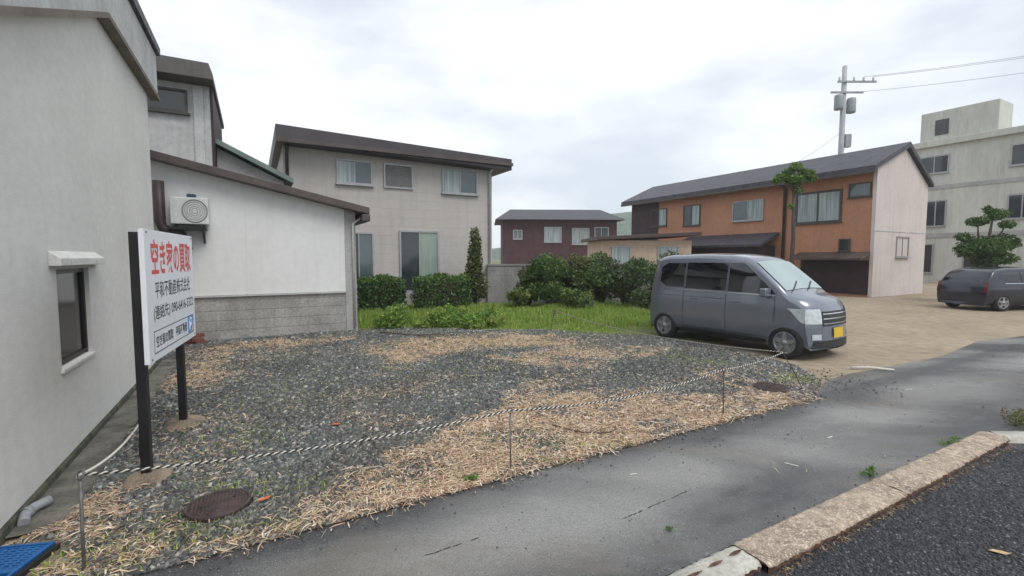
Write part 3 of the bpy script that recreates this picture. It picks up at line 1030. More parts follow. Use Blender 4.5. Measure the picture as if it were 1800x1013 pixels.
# thin weeds across the gravel
WE = [(-2.1, 2.85, .5, .3, 300), (-2.6, 3.9, .5, .7, 250), (-3.2, 5.6, .8, 1.0, 700), (0, 8.2, 2.5, 1.6, 2200), (-2.0, 7.2, 1.6, 1.2, 900), (.2, 4.2, 1.2, .5, 500), (4.0, 6.5, .45, .25, 500), (3.2, 7.4, .6, .3, 800), (2.75, 7.75, .35, .2, 500), (3.9, 6.25, .35, .2, 500), (2.6, 8.2, .8, .3, 300), (-1.7, 2.75, .6, .18, 450), (-2.35, 2.5, .35, .25, 450), (-1.4, 3.3, .5, .3, 250),
      (-2.0, 3.3, .4, .2, 350), (.9, 4.1, .5, .12, 420), (.35, 3.75, .2, .05, 160), (-.9, 9.0, 2.2, 1.0, 1500), (-1.5, 6.0, 1.6, 1.2, 900), (1.5, 6.4, 1.3, .9, 600), (-4.0, 7.0, .9, .8, 500), (-2.6, 4.3, .6, .4, 350), (-2.0, 10.4, 2.0, .35, 2200), (1.8, 10.1, 1.3, .35, 2000)]
Ps = np.concatenate([np.c_[rng.normal(x, sx * .55, n), rng.normal(y, sy * .55, n)] for x, y, sx, sy, n in WE])
Ps = Ps[inpoly(Ps, LOT)]
tag(blades('weeds', Ps, lot_z(Ps), rng.uniform(.012, .045, len(Ps)), rng.uniform(.005, .011, len(Ps)) * (.7 + .1 * Ps[:, 1]), gcols(len(Ps), (.22, .14, .24, .24, .04, .12)), lean=1.2), kind='stuff')


def leaf_cloud(centers, n, size, pal, flat=.0, seed=0, shell=.35):
    """diamond leaves spread through ellipsoid clumps; centers (x,y,z,rx,ry,rz)"""
    r = np.random.default_rng(seed)
    Cn = np.array(centers, float)
    vol = Cn[:, 3] * Cn[:, 4] * Cn[:, 5]
    ci = r.choice(len(Cn), n, p=vol ** .75 / (vol ** .75).sum())
    dv = r.normal(size=(n, 3))
    dv /= np.linalg.norm(dv, axis=1)[:, None]
    rad = (shell + (1 - shell) * r.random(n)) ** .6 * r.uniform(.9, 1.12, n)
    Pp = Cn[ci, :3] + dv * rad[:, None] * Cn[ci, 3:]
    a = r.normal(size=(n, 3)) + dv * .3
    a /= np.linalg.norm(a, axis=1)[:, None]
    b = np.cross(a, r.normal(size=(n, 3)))
    b /= np.linalg.norm(b, axis=1)[:, None]
    s = size * r.uniform(.6, 1.3, n)
    c = np.cross(a, b)
    V = np.stack([Pp - a * s[:, None], Pp - b * s[:, None] * .45 + c * s[:, None] * .12, Pp + a * s[:, None], Pp + b * s[:, None] * .45 + c * s[:, None] * .12], 1)
    pal = np.array(pal)
    cl = pal[r.integers(0, len(pal), len(Cn))][ci] * .5 + pal[r.integers(0, len(pal), n)] * .5
    cl = cl * r.uniform(.75, 1.3, (n, 1))
    return V.reshape(-1, 3), np.arange(n * 4).reshape(n, 4), np.repeat(cl, 4, 0)


def plant(name, label, cat, loc, centers, n, size, pal, trunk=None, group=None, seed=0, part='crown', shell=.35):
    t = thing(name, label, cat, loc, 0, group)
    V, F, Cc = leaf_cloud(centers, n, size, pal, seed=seed, shell=shell)
    V[:, 2] = np.maximum(V[:, 2], .01)
    np_mesh(part, V, F, M['leaf'], Cc, t)
    mb = MB()
    for pts, rr in (trunk or [([(0, 0, 0), (0, 0, centers[0][2])], [min(.04, centers[0][3] * .12), min(.02, centers[0][3] * .06)])]):
        mb.tube(pts, rr, 7)
    mb.build('trunk' if trunk else 'stem', M['bark'], t)
    return t


DKG = [(.045, .10, .022), (.065, .135, .028), (.035, .08, .02), (.09, .165, .036)]
MDG = [(.085, .15, .035), (.12, .195, .045), (.065, .115, .03), (.14, .20, .055)]
YLG = [(.12, .17, .035), (.16, .20, .045), (.09, .14, .03), (.19, .2, .06)]
BRG = [(.05, .06, .022), (.08, .08, .035), (.10, .09, .045), (.04, .055, .02), (.09, .12, .035)]

# ------------------------------------------------------------------ buildings
fy = lambda a, d, z: (a, -d, z)
fxm = lambda a, d, z: (-d, a, z)
fxp = lambda a, d, z: (d, a, z)


def window(parent, F, a0, a1, z0, z1, glass, frame, mull=1, fw=.05, name='window', sill=True, depth=.06, glass2=None):
    mb = MB(F)
    mb.box(a0, a1, -.01, depth, z0, z0 + fw)
    mb.box(a0, a1, -.01, depth, z1 - fw, z1)
    mb.box(a0, a0 + fw, -.01, depth - .002, z0 + fw, z1 - fw)
    mb.box(a1 - fw, a1, -.01, depth - .002, z0 + fw, z1 - fw)
    for k in range(1, mull + 1):
        m_ = a0 + (a1 - a0) * k / (mull + 1)
        mb.box(m_ - fw * .4, m_ + fw * .4, -.01, depth - .012, z0 + fw, z1 - fw)
    w = mb.build(name, frame, parent)
    mid = (a0 + a1) / 2
    if glass2:
        MB(F).box(a0 + fw * .5, mid, -.008, .02, z0 + fw * .5, z1 - fw * .5).build('pane', glass, w)
        MB(F).box(mid, a1 - fw * .5, -.008, .03, z0 + fw * .5, z1 - fw * .5).build('pane', glass2, w)
    else:
        MB(F).box(a0 + fw * .5, a1 - fw * .5, -.008, .022, z0 + fw * .5, z1 - fw * .5).build('pane', glass, w)
    if sill:
        MB(F).box(a0 - .04, a1 + .04, -.01, depth + .05, z0 - .045, z0 - .002).build('sill', frame, w)
    return w


# --- stucco building on the left
sb = thing('stucco_building', 'grey white stucco building with a narrow dark window beside the gravel lot', 'building', L(-3.07, 0), RZ)
ztop = lambda y: 4.28 if y > 3.5 else 4.28 - (3.5 - y) * .425
ys = [-1.4, 1.26, 1.93, 2.77, 3.5, 6.26]
mb = MB()
for i in range(len(ys) - 1):
    y0, y1 = ys[i], ys[i + 1]
    if i == 2:
        mb.add([(0, y0, 0), (0, y1, 0), (0, y1, .79), (0, y0, .79)], [(0, 1, 2, 3)])
        mb.add([(0, y0, 1.6), (0, y1, 1.6), (0, y1, ztop(y1)), (0, y0, ztop(y0))], [(0, 1, 2, 3)])
        mb.add([(0, y0, .79), (0, y1, .79), (-.07, y1, .80), (-.07, y0, .80)], [(0, 1, 2, 3)])
        mb.add([(0, y0, 1.6), (0, y1, 1.6), (-.07, y1, 1.6), (-.07, y0, 1.6)], [(0, 1, 2, 3)])
        mb.add([(0, y0, .79), (0, y0, 1.6), (-.07, y0, 1.6), (-.07, y0, .80)], [(0, 1, 2, 3)])
        mb.add([(0, y1, .79), (0, y1, 1.6), (-.07, y1, 1.6), (-.07, y1, .80)], [(0, 1, 2, 3)])
    else:
        zs = [0, .79, 1.6]
        for a, b in zip(zs[:-1], zs[1:]):
            mb.add([(0, y0, a), (0, y1, a), (0, y1, b), (0, y0, b)], [(0, 1, 2, 3)])
        mb.add([(0, y0, 1.6), (0, y1, 1.6), (0, y1, ztop(y1)), (0, y0, ztop(y0))], [(0, 1, 2, 3)])
mb.add([(0, 6.26, 0), (-6, 6.26, 0), (-6, 6.26, 4.28), (0, 6.26, 4.28)], [(0, 1, 2, 3)])
mb.add([(0, -1.4, 0), (-6, -1.4, 0), (-6, -1.4, ztop(-1.4)), (0, -1.4, ztop(-1.4))], [(0, 1, 2, 3)])
mb.build('wall', M['stucco'], sb)
wd_ = MB().box(-.065, -.035, 1.93, 1.97, .8, 1.6).box(-.065, -.035, 2.73, 2.77, .8, 1.6).box(-.065, -.035, 1.97, 2.73, 1.56, 1.6).box(-.065, -.035, 1.97, 2.73, .81, .84).build('window', M['metal_frame'], sb)
MB().box(-.069, -.055, 1.95, 2.75, .82, 1.58).build('pane', M['window_dark'], wd_)
MB().box(-.02, .018, 1.91, 2.79, .765, .787).build('sill', M['hood_white'], wd_)
MB().prism([(0, 1.63), (.075, 1.63), (.075, 1.69), (0, 1.75)], 1.78, 3.0, 'y').build('window_hood', M['hood_white'], sb, bevel=.006)
MB().prism([(0, -.02), (.022, -.02), (.018, .055), (0, .075)], -1.4, 6.27, 'y').build('plinth', M['moss'], sb)
prof = [(-1.6, ztop(-1.6)), (3.5, 4.28), (6.62, 4.3)]
top = [(6.62, 5.0), (3.5, 4.95), (-1.6, 2.8)]
MB().prism(prof + top, -.3, .09, 'x').build('eave_fascia', M['fascia_grey'], sb, bevel=.01)
MB().prism([(-1.6, ztop(-1.6) - .05), (3.5, 4.24), (6.6, 4.25), (6.6, 4.315), (3.5, 4.295), (-1.6, ztop(-1.6) + .005)], -.01, .12, 'x').build('eave_trim', M['trim_brown'], sb)
MB().prism([(-1.65, 2.75), (3.5, 4.96), (6.7, 5.01), (6.7, 5.13), (3.4, 5.10), (-1.65, 2.9)], -6.2, .14, 'x').build('roof', M['tile_grey'], sb)

# --- white shed with a concrete block base
sh = thing('shed', 'low white shed on a grey concrete block base under a sloping brown roof', 'shed', L(0, 8), RZ)
zr = lambda x: 3.52 - (x + 3.35) * .218
MB().box(-2.75, .34, 0, 4, -.05, .90).build('foundation', M['block'], sh, bevel=.008)
MB().prism([(-3.4, .93), (.12, .93), (.12, zr(.12)), (-3.4, zr(-3.4))], -.012, 4, 'y').build('wall', M['white_wall'], sh)
MB().box(-3.4, .12, -.05, .0, .895, .925).build('drip_edge', M['fascia_grey'], sh)
MB().prism([(.122, .0), (.36, .0), (.36, zr(.36)), (.122, zr(.122))], -.018, 4, 'y').build('corner_wall', M['corner_grey'], sh)
MB().prism([(-3.55, zr(-3.55)), (.62, zr(.62)), (.62, zr(.62) + .15), (-3.55, zr(-3.55) + .15)], -.32, 4.3, 'y').build('roof', M['roof_brown'], sh, bevel=.01)
MB().box(.45, .63, -.33, 4.32, zr(.62) - .16, zr(.62) + .0).build('gutter', M['roof_brown'], sh, bevel=.02)
MB().tube([(.30, -.05, .1), (.30, -.05, 2.45), (.5, -.1, 2.6)], .028, 8).build('downpipe', M['pipe_pale'], sh)

# --- air conditioner on the shed wall
ac = thing('air_conditioner', 'off white air conditioner on dark brackets high on the shed wall', 'air conditioner', L(-2.72, 7.98, 2.27), RZ)
ac.scale = (.84, .9, .9)
MB().box(-.36, .36, -.34, -.06, .06, .62).build('casing', M['ac_white'], ac, bevel=.02)
gm = MB().lathe([(.22, -.348), (.235, -.355), (.25, -.348), (.235, -.342)], 24, (.1, 0, .34), 'y', close=True)
for k in range(4):
    gm.lathe([(.05 + k * .045, -.346), (.056 + k * .045, -.352), (.062 + k * .045, -.346), (.056 + k * .045, -.342)], 20, (.1, 0, .34), 'y', close=True)
gm.build('fan_grille', M['frame_grey'], ac)
MB().box(-.05, .12, -.3, -.1, .622, .7).build('cap', M['ac_blue'], ac, bevel=.02)
MB().box(-.42, .3, -.36, -.02, -.06, .0).box(-.32, -.27, -.34, -.03, .0, .058).box(.24, .29, -.34, -.03, .0, .058).prism([(-.36, -.06), (-.02, -.06), (-.02, -.34)], -.34, -.30, 'x').prism([(-.36, -.06), (-.02, -.06), (-.02, -.34)], .22, .26, 'x').build('bracket', M['blackmetal'], ac)
MB().tube([(-.58, -.12, .95), (-.58, -.12, .1), (-.52, -.12, -.05), (-.2, -.1, -.16), (-.1, -.07, -.5)], .11, 8).build('pipe_cover', M['pipe_brown'], ac)

# --- two-storey house behind the shed
nb_ = thing('neighbour_house', 'pale two-storey house with a dark maroon side wall behind the white shed', 'house', L(0, 9.6), RZ)
MB().box(-8.5, -2.43, 0, 3.6, -.05, 5.5).build('wall', M['wall_pale'], nb_)
MB().box(-2.428, -2.38, -.02, 3.62, -.05, 5.5).build('side_wall', M['maroon'], nb_)
MB().box(-2.74, -2.56, -.06, -.002, 0, 5.48).build('pilaster', M['fascia_grey'], nb_)
MB().prism([(-8.9, 5.5), (-2.33, 5.5), (-2.33, 5.62), (-2.4, 5.84), (-8.9, 5.9)], -.55, 3.9, 'y').build('roof', M['roof_grey'], nb_, bevel=.015)
window(nb_, fy, -4.4, -2.85, 4.85, 5.35, M['glass_dark'], M['frame_dark'], 1)
MB().prism([(-2.38, 4.35), (-.75, 3.55), (-.75, 3.67), (-2.38, 4.47)], .35, 3.4, 'y').build('lean_to_roof', M['roof_green'], nb_)
MB().prism([(-2.37, 0), (-.95, 0), (-.95, 3.6), (-2.37, 4.3)], .6, 3.3, 'y').build('lean_to_wall', M['corner_grey'], nb_)

# --- warm grey house, centre left
h2 = thing('grey_house', 'warm grey two-storey house with a flat dark roof behind the two trimmed hedges', 'house', (-.75, 17.5, 0), RZ)
MB().box(-6.95, 0, 0, 7, -.05, 5.15).build('wall', M['siding_warm'], h2)
MB().box(-6.96, .012, -.025, 7.02, -.05, .42).build('plinth', M['concrete_wall'], h2)
MB().prism([(-7.15, 5.02), (.55, 4.86), (.55, 5.26), (-7.15, 5.5)], -.55, 7.4, 'y').build('roof', M['roof_dark'], h2, bevel=.02)
MB().box(-7.16, .56, -.63, -.552, 5.0, 5.11).build('gutter', M['roof_brown'], h2)
window(h2, fy, -5.45, -4.35, 4.02, 4.78, M['glass_pale'], M['frame_grey'], 1, glass2=M['glass_teal'])
window(h2, fy, -3.98, -3.0, 3.98, 4.78, M['shutter_grey'], M['frame_grey'], 0, sill=False)
window(h2, fy, -1.95, -.6, 3.95, 4.8, M['glass_pale'], M['frame_grey'], 1, glass2=M['glass_teal'])
window(h2, fy, -5.3, -4.35, .75, 2.5, M['glass_dark'], M['frame_grey'], 1, glass2=M['glass_teal'])
window(h2, fy, -3.5, -2.1, .5, 2.6, M['glass_dark'], M['frame_grey'], 1, glass2=M['curtain_green'], fw=.06)
MB().tube([(-.12, -.06, .1), (-.12, -.06, 4.75), (-.12, -.3, 4.9)], .045, 8).build('downpipe', M['pipe_pale'], h2)
MB().tube([(-6.85, -.06, .1), (-6.85, -.06, 4.8), (-6.85, -.4, 4.98)], .05, 8).build('downpipe', M['pipe_brown'], h2)
MB().box(-3.7, -1.9, -.5, -.03, .1, .46).build('step', M['concrete_wall'], h2, bevel=.01)

# --- garden wall
gw = MB().box(-.9, 6.5, 17.2, 17.35, -.05, 1.38).box(-.93, 6.53, 17.17, 17.38, 1.382, 1.44).build('garden_wall', M['concrete_wall'])
tag(gw, 'grey concrete block garden wall beyond the grass, partly behind the shrubs', 'wall')

# --- dark red house far behind
rh = thing('red_house', 'dark red house with a low grey roof far behind the shrubs', 'house', (-1.2, 45, 0), R(3))
MB().box(.3, 11.4, 0, 7, -.05, 5.35).build('wall', M['red_wall'], rh)
MB().prism([(-.9, 5.3), (3.5, 6.55), (7.2, 5.3)], -100, -100, 'x')
rb = MB()
rb.add([(-.4, -.8, 5.25), (12.1, -.8, 5.25), (12.1, 7.8, 5.25), (-.4, 7.8, 5.25), (1.2, 3.5, 6.6), (10.6, 3.5, 6.6)], [(0, 1, 5, 4), (1, 2, 5), (2, 3, 4, 5), (3, 0, 4), (0, 3, 2, 1)])
rb.build('roof', M['tile_grey'], rh)
for a0, a1, z0, z1, gl in ((1.3, 2.2, 3.4, 4.3, M['glass_teal']), (4.3, 6.0, 3.1, 4.6, M['glass_pale']), (7.0, 8.7, 2.9, 4.5, M['glass_pale']), (9.2, 10.6, 3.2, 4.6, M['glass_teal'])):
    window(rh, fy, a0, a1, z0, z1, gl, M['frame_grey'], 1, fw=.09)

# --- low beige outbuilding
bh = thing('beige_outbuilding', 'low beige outbuilding with a flat brown roof left of the terracotta house', 'outbuilding', (4.6, 24, 0), R(3))
MB().box(0, 4.7, 0, 3.4, -.05, 2.55).build('wall', M['beige_wall'], bh)
MB().prism([(-.35, 2.55), (5.0, 2.8), (5.0, 2.98), (-.35, 2.73)], -.5, 3.7, 'y').build('roof', M['pipe_brown'], bh, bevel=.02)
window(bh, fy, .5, 1.5, 1.35, 2.25, M['glass_pale'], M['frame_grey'], 1)
window(bh, fy, 2.9, 4.0, 1.35, 2.25, M['glass_pale'], M['frame_grey'], 1)

# --- terracotta house with a pinkish end wall
oh = thing('terracotta_house', 'long terracotta house with a dark tiled roof and a pinkish white gable end', 'house', (15.12, 19.61, 0), RZ)
zg = lambda x: 5.36 + (x + .3) * .44 if x < 2.3 else 6.5 - (x - 2.3) * .62
MB().prism([(0, -.05), (4.62, -.05), (4.62, zg(4.62) - .1), (2.3, 6.35), (0, zg(0) - .1)], .08, 14.3, 'y').build('wall', M['orange_wall'], oh)
MB().prism([(-.06, .0), (4.68, .0), (4.68, zg(4.68) - .06), (2.3, 6.42), (-.06, zg(-.06) - .06)], -.06, .078, 'y').build('end_wall', M['pink_wall'], oh)
MB().prism([(-.62, 5.22), (2.3, 6.46), (4.82, 4.92), (4.82, 5.07), (2.3, 6.68), (-.62, 5.42)], -.22, 14.7, 'y').build('roof', M['tile_grey'], oh)
MB().box(-.66, -.56, -.22, 14.7, 5.12, 5.24).build('gutter', M['roof_brown'], oh)
MB().prism([(-.6, 5.14), (0, 5.3), (0, 5.36), (-.6, 5.2)], .1, 14.6, 'y').build('soffit', M['pipe_brown'], oh)
MB().box(-.03, -.002, 11.9, 14.3, 0, 5.2).build('dark_cladding', M['maroon'], oh)
window(oh, fxm, 11.2, 12.5, 3.65, 4.75, M['glass_pale'], M['frame_dark'], 1)
window(oh, fxm, 8.7, 9.9, 3.55, 4.75, M['glass_pale'], M['frame_dark'], 1, glass2=M['glass_dark'])
window(oh, fxm, 4.85, 6.6, 3.6, 4.65, M['glass_pale'], M['frame_grey'], 1, glass2=M['glass_teal'])
window(oh, fxm, 1.25, 3.25, 3.25, 4.7, M['glass_pale'], M['frame_dark'], 1, fw=.09)
window(oh, fxm, .15, 1.0, 4.25, 4.85, M['glass_teal'], M['frame_dark'], 0)
window(oh, fxm, .85, 1.3, 1.95, 2.5, M['glass_dark'], M['frame_dark'], 0)
window(oh, fy, 1.85, 3.0, 1.7, 2.6, M['glass_dark'], M['frame_grey'], 1, depth=.1)
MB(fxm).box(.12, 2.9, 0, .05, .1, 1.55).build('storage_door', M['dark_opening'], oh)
MB(fxm).prism([(0, 1.72), (.75, 1.5), (.75, 1.58), (0, 1.85)], .05, 3.1, 'y') if False else None
cp = MB()
cp.prism([(0, 1.8), (-.8, 1.58), (-.8, 1.66), (0, 1.92)], .06, 3.0, 'y')
cp.build('door_canopy', M['roof_brown'], oh)
lr = MB()
lr.prism([(0, 2.78), (-1.5, 2.2), (-1.5, 2.32), (0, 2.92)], 4.0, 9.4, 'y')
lr.build('lean_to_roof', M['tile_grey'], oh)
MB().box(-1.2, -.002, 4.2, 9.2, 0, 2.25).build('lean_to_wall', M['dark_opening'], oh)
MB().tube([(-.09, 3.75, .1), (-.09, 3.75, 5.0), (-.55, 3.75, 5.16)], .075, 8).build('downpipe', M['pipe_brown'], oh)
MB().box(-.075, 4.69, -.075, -.062, 2.78, 2.82).build('band', M['fascia_grey'], oh)

# --- grey apartment building
gb = thing('concrete_building', 'tall greenish grey concrete building with a rooftop block behind the terracotta house', 'building', (30.7, 28, 0), RZ)
MB().box(0, 10, -9, 5.6, -.05, 9.1).build('wall', M['concrete_green'], gb)
MB().box(-.25, 10.2, -9.2, 5.8, 9.102, 9.5).build('parapet', M['concrete_green'], gb, bevel=.03)
MB().box(.3, 2.6, 1.6, 5.5, 9.5, 11.5).build('rooftop_block', M['concrete_green'], gb, bevel=.03)
MB().box(-.05, -.002, -9, 5.6, 6.25, 6.5).box(-.05, -.002, -9, 5.6, 3.0, 3.3).build('floor_band', M['corner_grey'], gb)
MB().box(.25, .298, 4.0, 4.7, 9.9, 10.9).build('roof_door', M['glass_dark'], gb)
for a0, a1, z0, z1 in ((3.75, 5.3, 7.3, 8.5), (3.75, 4.9, 3.75, 5.5), (-.4, .9, 7.2, 8.5), (-.4, .9, 4.0, 5.5), (-4, -2.4, 7.2, 8.5), (-4, -2.4, 4.0, 5.5), (4.3, 5.4, .6, 2.6), (1.0, 2.8, .2, 2.5)):
    window(gb, fxm, a0, a1, z0, z1, M['glass_dark'], M['frame_grey'], 1, fw=.08)

# ------------------------------------------------------------------ signboard
SX, SY, SX2, SY2 = -2.708, 3.412, -3.266, 4.739
ang = math.atan2(SY2 - SY, SX2 - SX)
SW = math.hypot(SX2 - SX, SY2 - SY)
sg = thing('signboard', 'white real estate signboard with red and black Japanese lettering on two black posts', 'signboard', (SX, SY, 0), ang)
# local x along the board, local -y faces the lot
for px, py, lean in ((.085, .054, 0), (1.36, .10, 0)):
    MB().box(px - .036, px + .036, py - .031, py + .031, -.02, 1.885).build('post', M['blackmetal'], sg, bevel=.004)
MB().box(.0, SW, .012, .022, 1.68, 1.74).box(.0, SW, .012, .022, 1.06, 1.12).build('rail', M['blackmetal'], sg)
for px, py, rx, ry in ((.09, .05, .21, .15), (1.38, .10, .24, .17)):
    mb = MB()
    rows = []
    for i in range(9):
        t = i / 8
        row = []
        for k in range(25):
            a = 2 * math.pi * k / 24
            wob = 1 + .10 * math.sin(3 * a + px * 9) + .06 * math.sin(5 * a + 1)
            rr = math.sin(t * math.pi / 2) * wob
            row.append((px + rx * rr * math.cos(a), py + ry * rr * math.sin(a), .075 * (math.cos(t * math.pi / 2) ** .6) + .004 * math.sin(7 * a + t * 9) - .01))
        rows.append(row)
    mb.grid(rows)
    mb.build('footing', M['footing'], sg)
bd = MB().box(0, SW, -.022, .012, .90, 1.907).build('board', M['signwhite'], sg, bevel=.002)


def lettering(body, x0, x1, z0, z1, m, name='lettering', bold=0.0, parent=None):
    cu = bpy.data.curves.new(name, 'FONT')
    cu.body = body
    cu.size = 1.0
    cu.extrude = 0.0
    cu.offset = bold
    cu.resolution_u = 4
    o = bpy.data.objects.new(name, cu)
    COL.objects.link(o)
    dg = bpy.context.evaluated_depsgraph_get()
    me = bpy.data.meshes.new_from_object(o.evaluated_get(dg))
    bpy.data.objects.remove(o)
    bpy.data.curves.remove(cu)
    n = len(me.vertices)
    co = np.zeros(n * 3, np.float32)
    me.vertices.foreach_get('co', co)
    co = co.reshape(-1, 3)
    lo, hi = co.min(0), co.max(0)
    out = np.zeros_like(co)
    out[:, 0] = x0 + (co[:, 0] - lo[0]) / (hi[0] - lo[0]) * (x1 - x0)
    out[:, 2] = z0 + (co[:, 1] - lo[1]) / (hi[1] - lo[1]) * (z1 - z0)
    out[:, 1] = -.0235
    me.vertices.foreach_set('co', out.ravel())
    me.update()
    me.name = name
    me.materials.clear()
    me.materials.append(m)
    ob = bpy.data.objects.new(name, me)
    COL.objects.link(ob)
    ob.parent = parent
    return ob


lettering('空き家の買取', .14, 1.34, 1.555, 1.84, M['red_ink'], bold=.022, parent=bd)
lettering('平和不動産株式会社', .2, 1.28, 1.375, 1.51, M['black_ink'], bold=.004, parent=bd)
lettering('(連絡先) 090-6416-5322', .14, 1.37, 1.195, 1.325, M['black_ink'], bold=.004, parent=bd)
lettering('空き家の買取　平和不動産', .17, 1.10, .995, 1.09, M['black_ink'], bold=.015, parent=bd)
bx0, bx1, bz0, bz1 = .12, 1.35, .955, 1.13
MB().box(bx0, bx1, -.0236, -.0215, bz1 - .006, bz1).box(bx0, bx1, -.0236, -.0215, bz0, bz0 + .007).box(bx0, bx0 + .006, -.0236, -.0215, bz0 + .007, bz1 - .006).box(bx1 - .006, bx1, -.0236, -.0215, bz0 + .007, bz1 - .006).build('border', M['black_ink'], bd)
em = MB().box(1.14, 1.335, -.0245, -.0215, .967, 1.122).build('emblem', M['blue_ink'], bd)
ring = MB().lathe([(.026, -.0255), (.047, -.0255), (.047, -.0246), (.026, -.0246)], 20, (1.245, 0, 1.065), 'y', close=True)
ring.tube([(1.205, -.0252, 1.07), (1.2, -.0252, 1.03), (1.185, -.0252, .985)], .006, 5)
ring.build('emblem_mark', M['signwhite'], bd)
MB().prism([(1.27, .972), (1.325, .972), (1.325, 1.04)], -.0256, -.0246, 'y').build('emblem_corner', M['peach_ink'], bd)
for x in (.05, SW - .05):
    for z in (1.885, .925):
        MB().lathe([(.008, -.027), (.008, -.0215)], 10, (x, 0, z), 'y').build('bolt', M['stake'], bd)

# ------------------------------------------------------------------ stakes and ropes


def stake(base, topp, label, m, r=.0065, group='rope stakes around the lot'):
    t = thing('rope_stake', label, 'stake', base, 0, group)
    tp = Vector(topp) - Vector(base)
    MB().tube([(0, 0, -.05), tuple(tp * .5), tuple(tp)], r, 8).build('rod', m, t)
    mb = MB()
    pts = [(tp.x + .02 * math.cos(a), tp.y + .02 * math.sin(a) * .5, tp.z + .02 + .02 * math.sin(a)) for a in np.linspace(-math.pi / 2, 1.42 * math.pi, 16)]
    mb.tube(pts, r * .75, 6)
    mb.build('eye', m, t)
    return Vector(topp) + Vector((0, 0, .02))


s_front = stake((-2.30, 2.40, 0), (-2.345, 2.46, .50), 'grey iron rope stake at the front left corner, nearest the blue drain cover', M['stake'], .0085)
s_wall = stake((-3.15, 3.84, 0), (-3.10, 3.80, .31), 'short rope stake between the stucco wall and the sign post', M['stake_rust'], .006)
s_mid = stake((-.01, 3.59, 0), (-.015, 3.6, .475), 'upright rope stake in the dry leaves midway along the path edge', M['stake'])
s_right = stake((2.26, 4.89, 0), (2.255, 4.9, .485), 'upright rope stake left of the second manhole cover', M['stake_rust'])
s_lean = stake((3.74, 5.85, 0), (3.40, 5.78, .49), 'leaning rope stake at the right corner in front of the grey van', M['stake_rust'], .005)
s_far = stake((.86, 10.49, 0), (.98, 10.62, .46), 'dark rope stake at the far edge of the lot before the grass', M['stake_rust'], .008)


def catenary(p, q, sag, n=40):
    p, q = Vector(p), Vector(q)
    return [p.lerp(q, i / n) - Vector((0, 0, sag * 4 * (i / n) * (1 - i / n))) for i in range(n + 1)]


def twisted(pts, rad, pitch, name, label, mats, step=8):
    pts = [Vector(p) for p in pts]
    seg = [0]
    for a, b in zip(pts[:-1], pts[1:]):
        seg.append(seg[-1] + (b - a).length)
    tot = seg[-1]
    n = int(tot / pitch * step)
    mb = MB()
    C1, C2 = [], []
    j = 0
    for i in range(n + 1):
        s = tot * i / n
        while j < len(seg) - 2 and seg[j + 1] < s:
            j += 1
        t = (s - seg[j]) / max(seg[j + 1] - seg[j], 1e-6)
        p = pts[j].lerp(pts[j + 1], t)
        d = (pts[j + 1] - pts[j]).normalized()
        a = d.cross(Vector((0, 0, 1)))
        a = a.normalized() if a.length > .05 else Vector((1, 0, 0))
        b = a.cross(d)
        th = 2 * math.pi * s / pitch
        w = (a * math.cos(th) + b * math.sin(th)) * rad * .52
        C1.append(p + w)
        C2.append(p - w)
    mb.tube(C1, rad * .62, 6, 0)
    mb.tube(C2, rad * .62, 6, 1)
    o = mb.build(name, mats)
    return tag(o, label, 'rope')


ground_tail = [s_far + Vector((.02, .0, 0)), Vector((1.06, 10.6, .2)), Vector((1.05, 10.62, .03)), Vector((.6, 10.68, .035)), Vector((.0, 10.6, .03)), Vector((-.4, 10.72, .035)), Vector((-.8, 10.5, .03)), Vector((-1.6, 10.35, .03))]
zebra = catenary(s_front, s_mid, .055)[:-1] + catenary(s_mid, s_right, .085)[:-1] + catenary(s_right, s_lean, .03)[:-1] + catenary(s_lean, s_far, .13)[:-1] + ground_tail
twisted(zebra, .0078, .047, 'rope', 'black and white twisted rope strung from stake to stake around the lot', [M['rope_white'], M['rope_black']])
twisted(catenary(s_front, s_wall + Vector((0, 0, -.01)), .05), .007, .03, 'rope', 'plain white rope from the front corner stake back to the stucco wall', [M['rope_white'], M['rope_white']])

# ------------------------------------------------------------------ small things on the lot


def manhole(loc, r, rz, label):
    t = thing('manhole_cover', label, 'manhole cover', loc, rz, 'manhole covers in the gravel')
    MB().lathe([(r, -.02), (r, .017), (r - .004, .0215), (r - .018, .0215), (r - .02, .017), (r - .02, -.02)], 40, close=True).build('rim', M['iron_rust'], t)
    mb = MB().lathe([(r - .021, -.02), (r - .021, .019), (0, .019)], 40)
    k = int(r / .021)
    for i in range(-k, k + 1):
        for j in range(-k, k + 1):
            x, y = i * .021, j * .021
            if math.hypot(x, y) < r - .035 and not (abs(math.hypot(x, y) - .1) < .012 and (i * j) % 5 == 2):
                s, q = .0075, .005
                mb.add([(x - s, y - s, .019), (x + s, y - s, .019), (x + s, y + s, .019), (x - s, y + s, .019), (x - q, y - q, .0235), (x + q, y - q, .0235), (x + q, y + q, .0235), (x - q, y + q, .0235)],
                       [(0, 1, 5, 4), (1, 2, 6, 5), (2, 3, 7, 6), (3, 0, 4, 7), (4, 5, 6, 7)])
    mb.build('plate', M['iron_rust'], t)
    for a in (.4, 3.4):
        MB().lathe([(.011, .0192), (.011, .0242), (0, .0242)], 10, (.1 * math.cos(a), .1 * math.sin(a), 0)).build('lifting_hole', M['black_rubber'], t)


manhole((-1.99, 3.06, .02), .195, .5, 'brown cast iron manhole cover in the gravel near the front sign post')
manhole((3.33, 5.9, .022), .21, .3, 'small brown manhole cover half buried in dry leaves at the right corner')

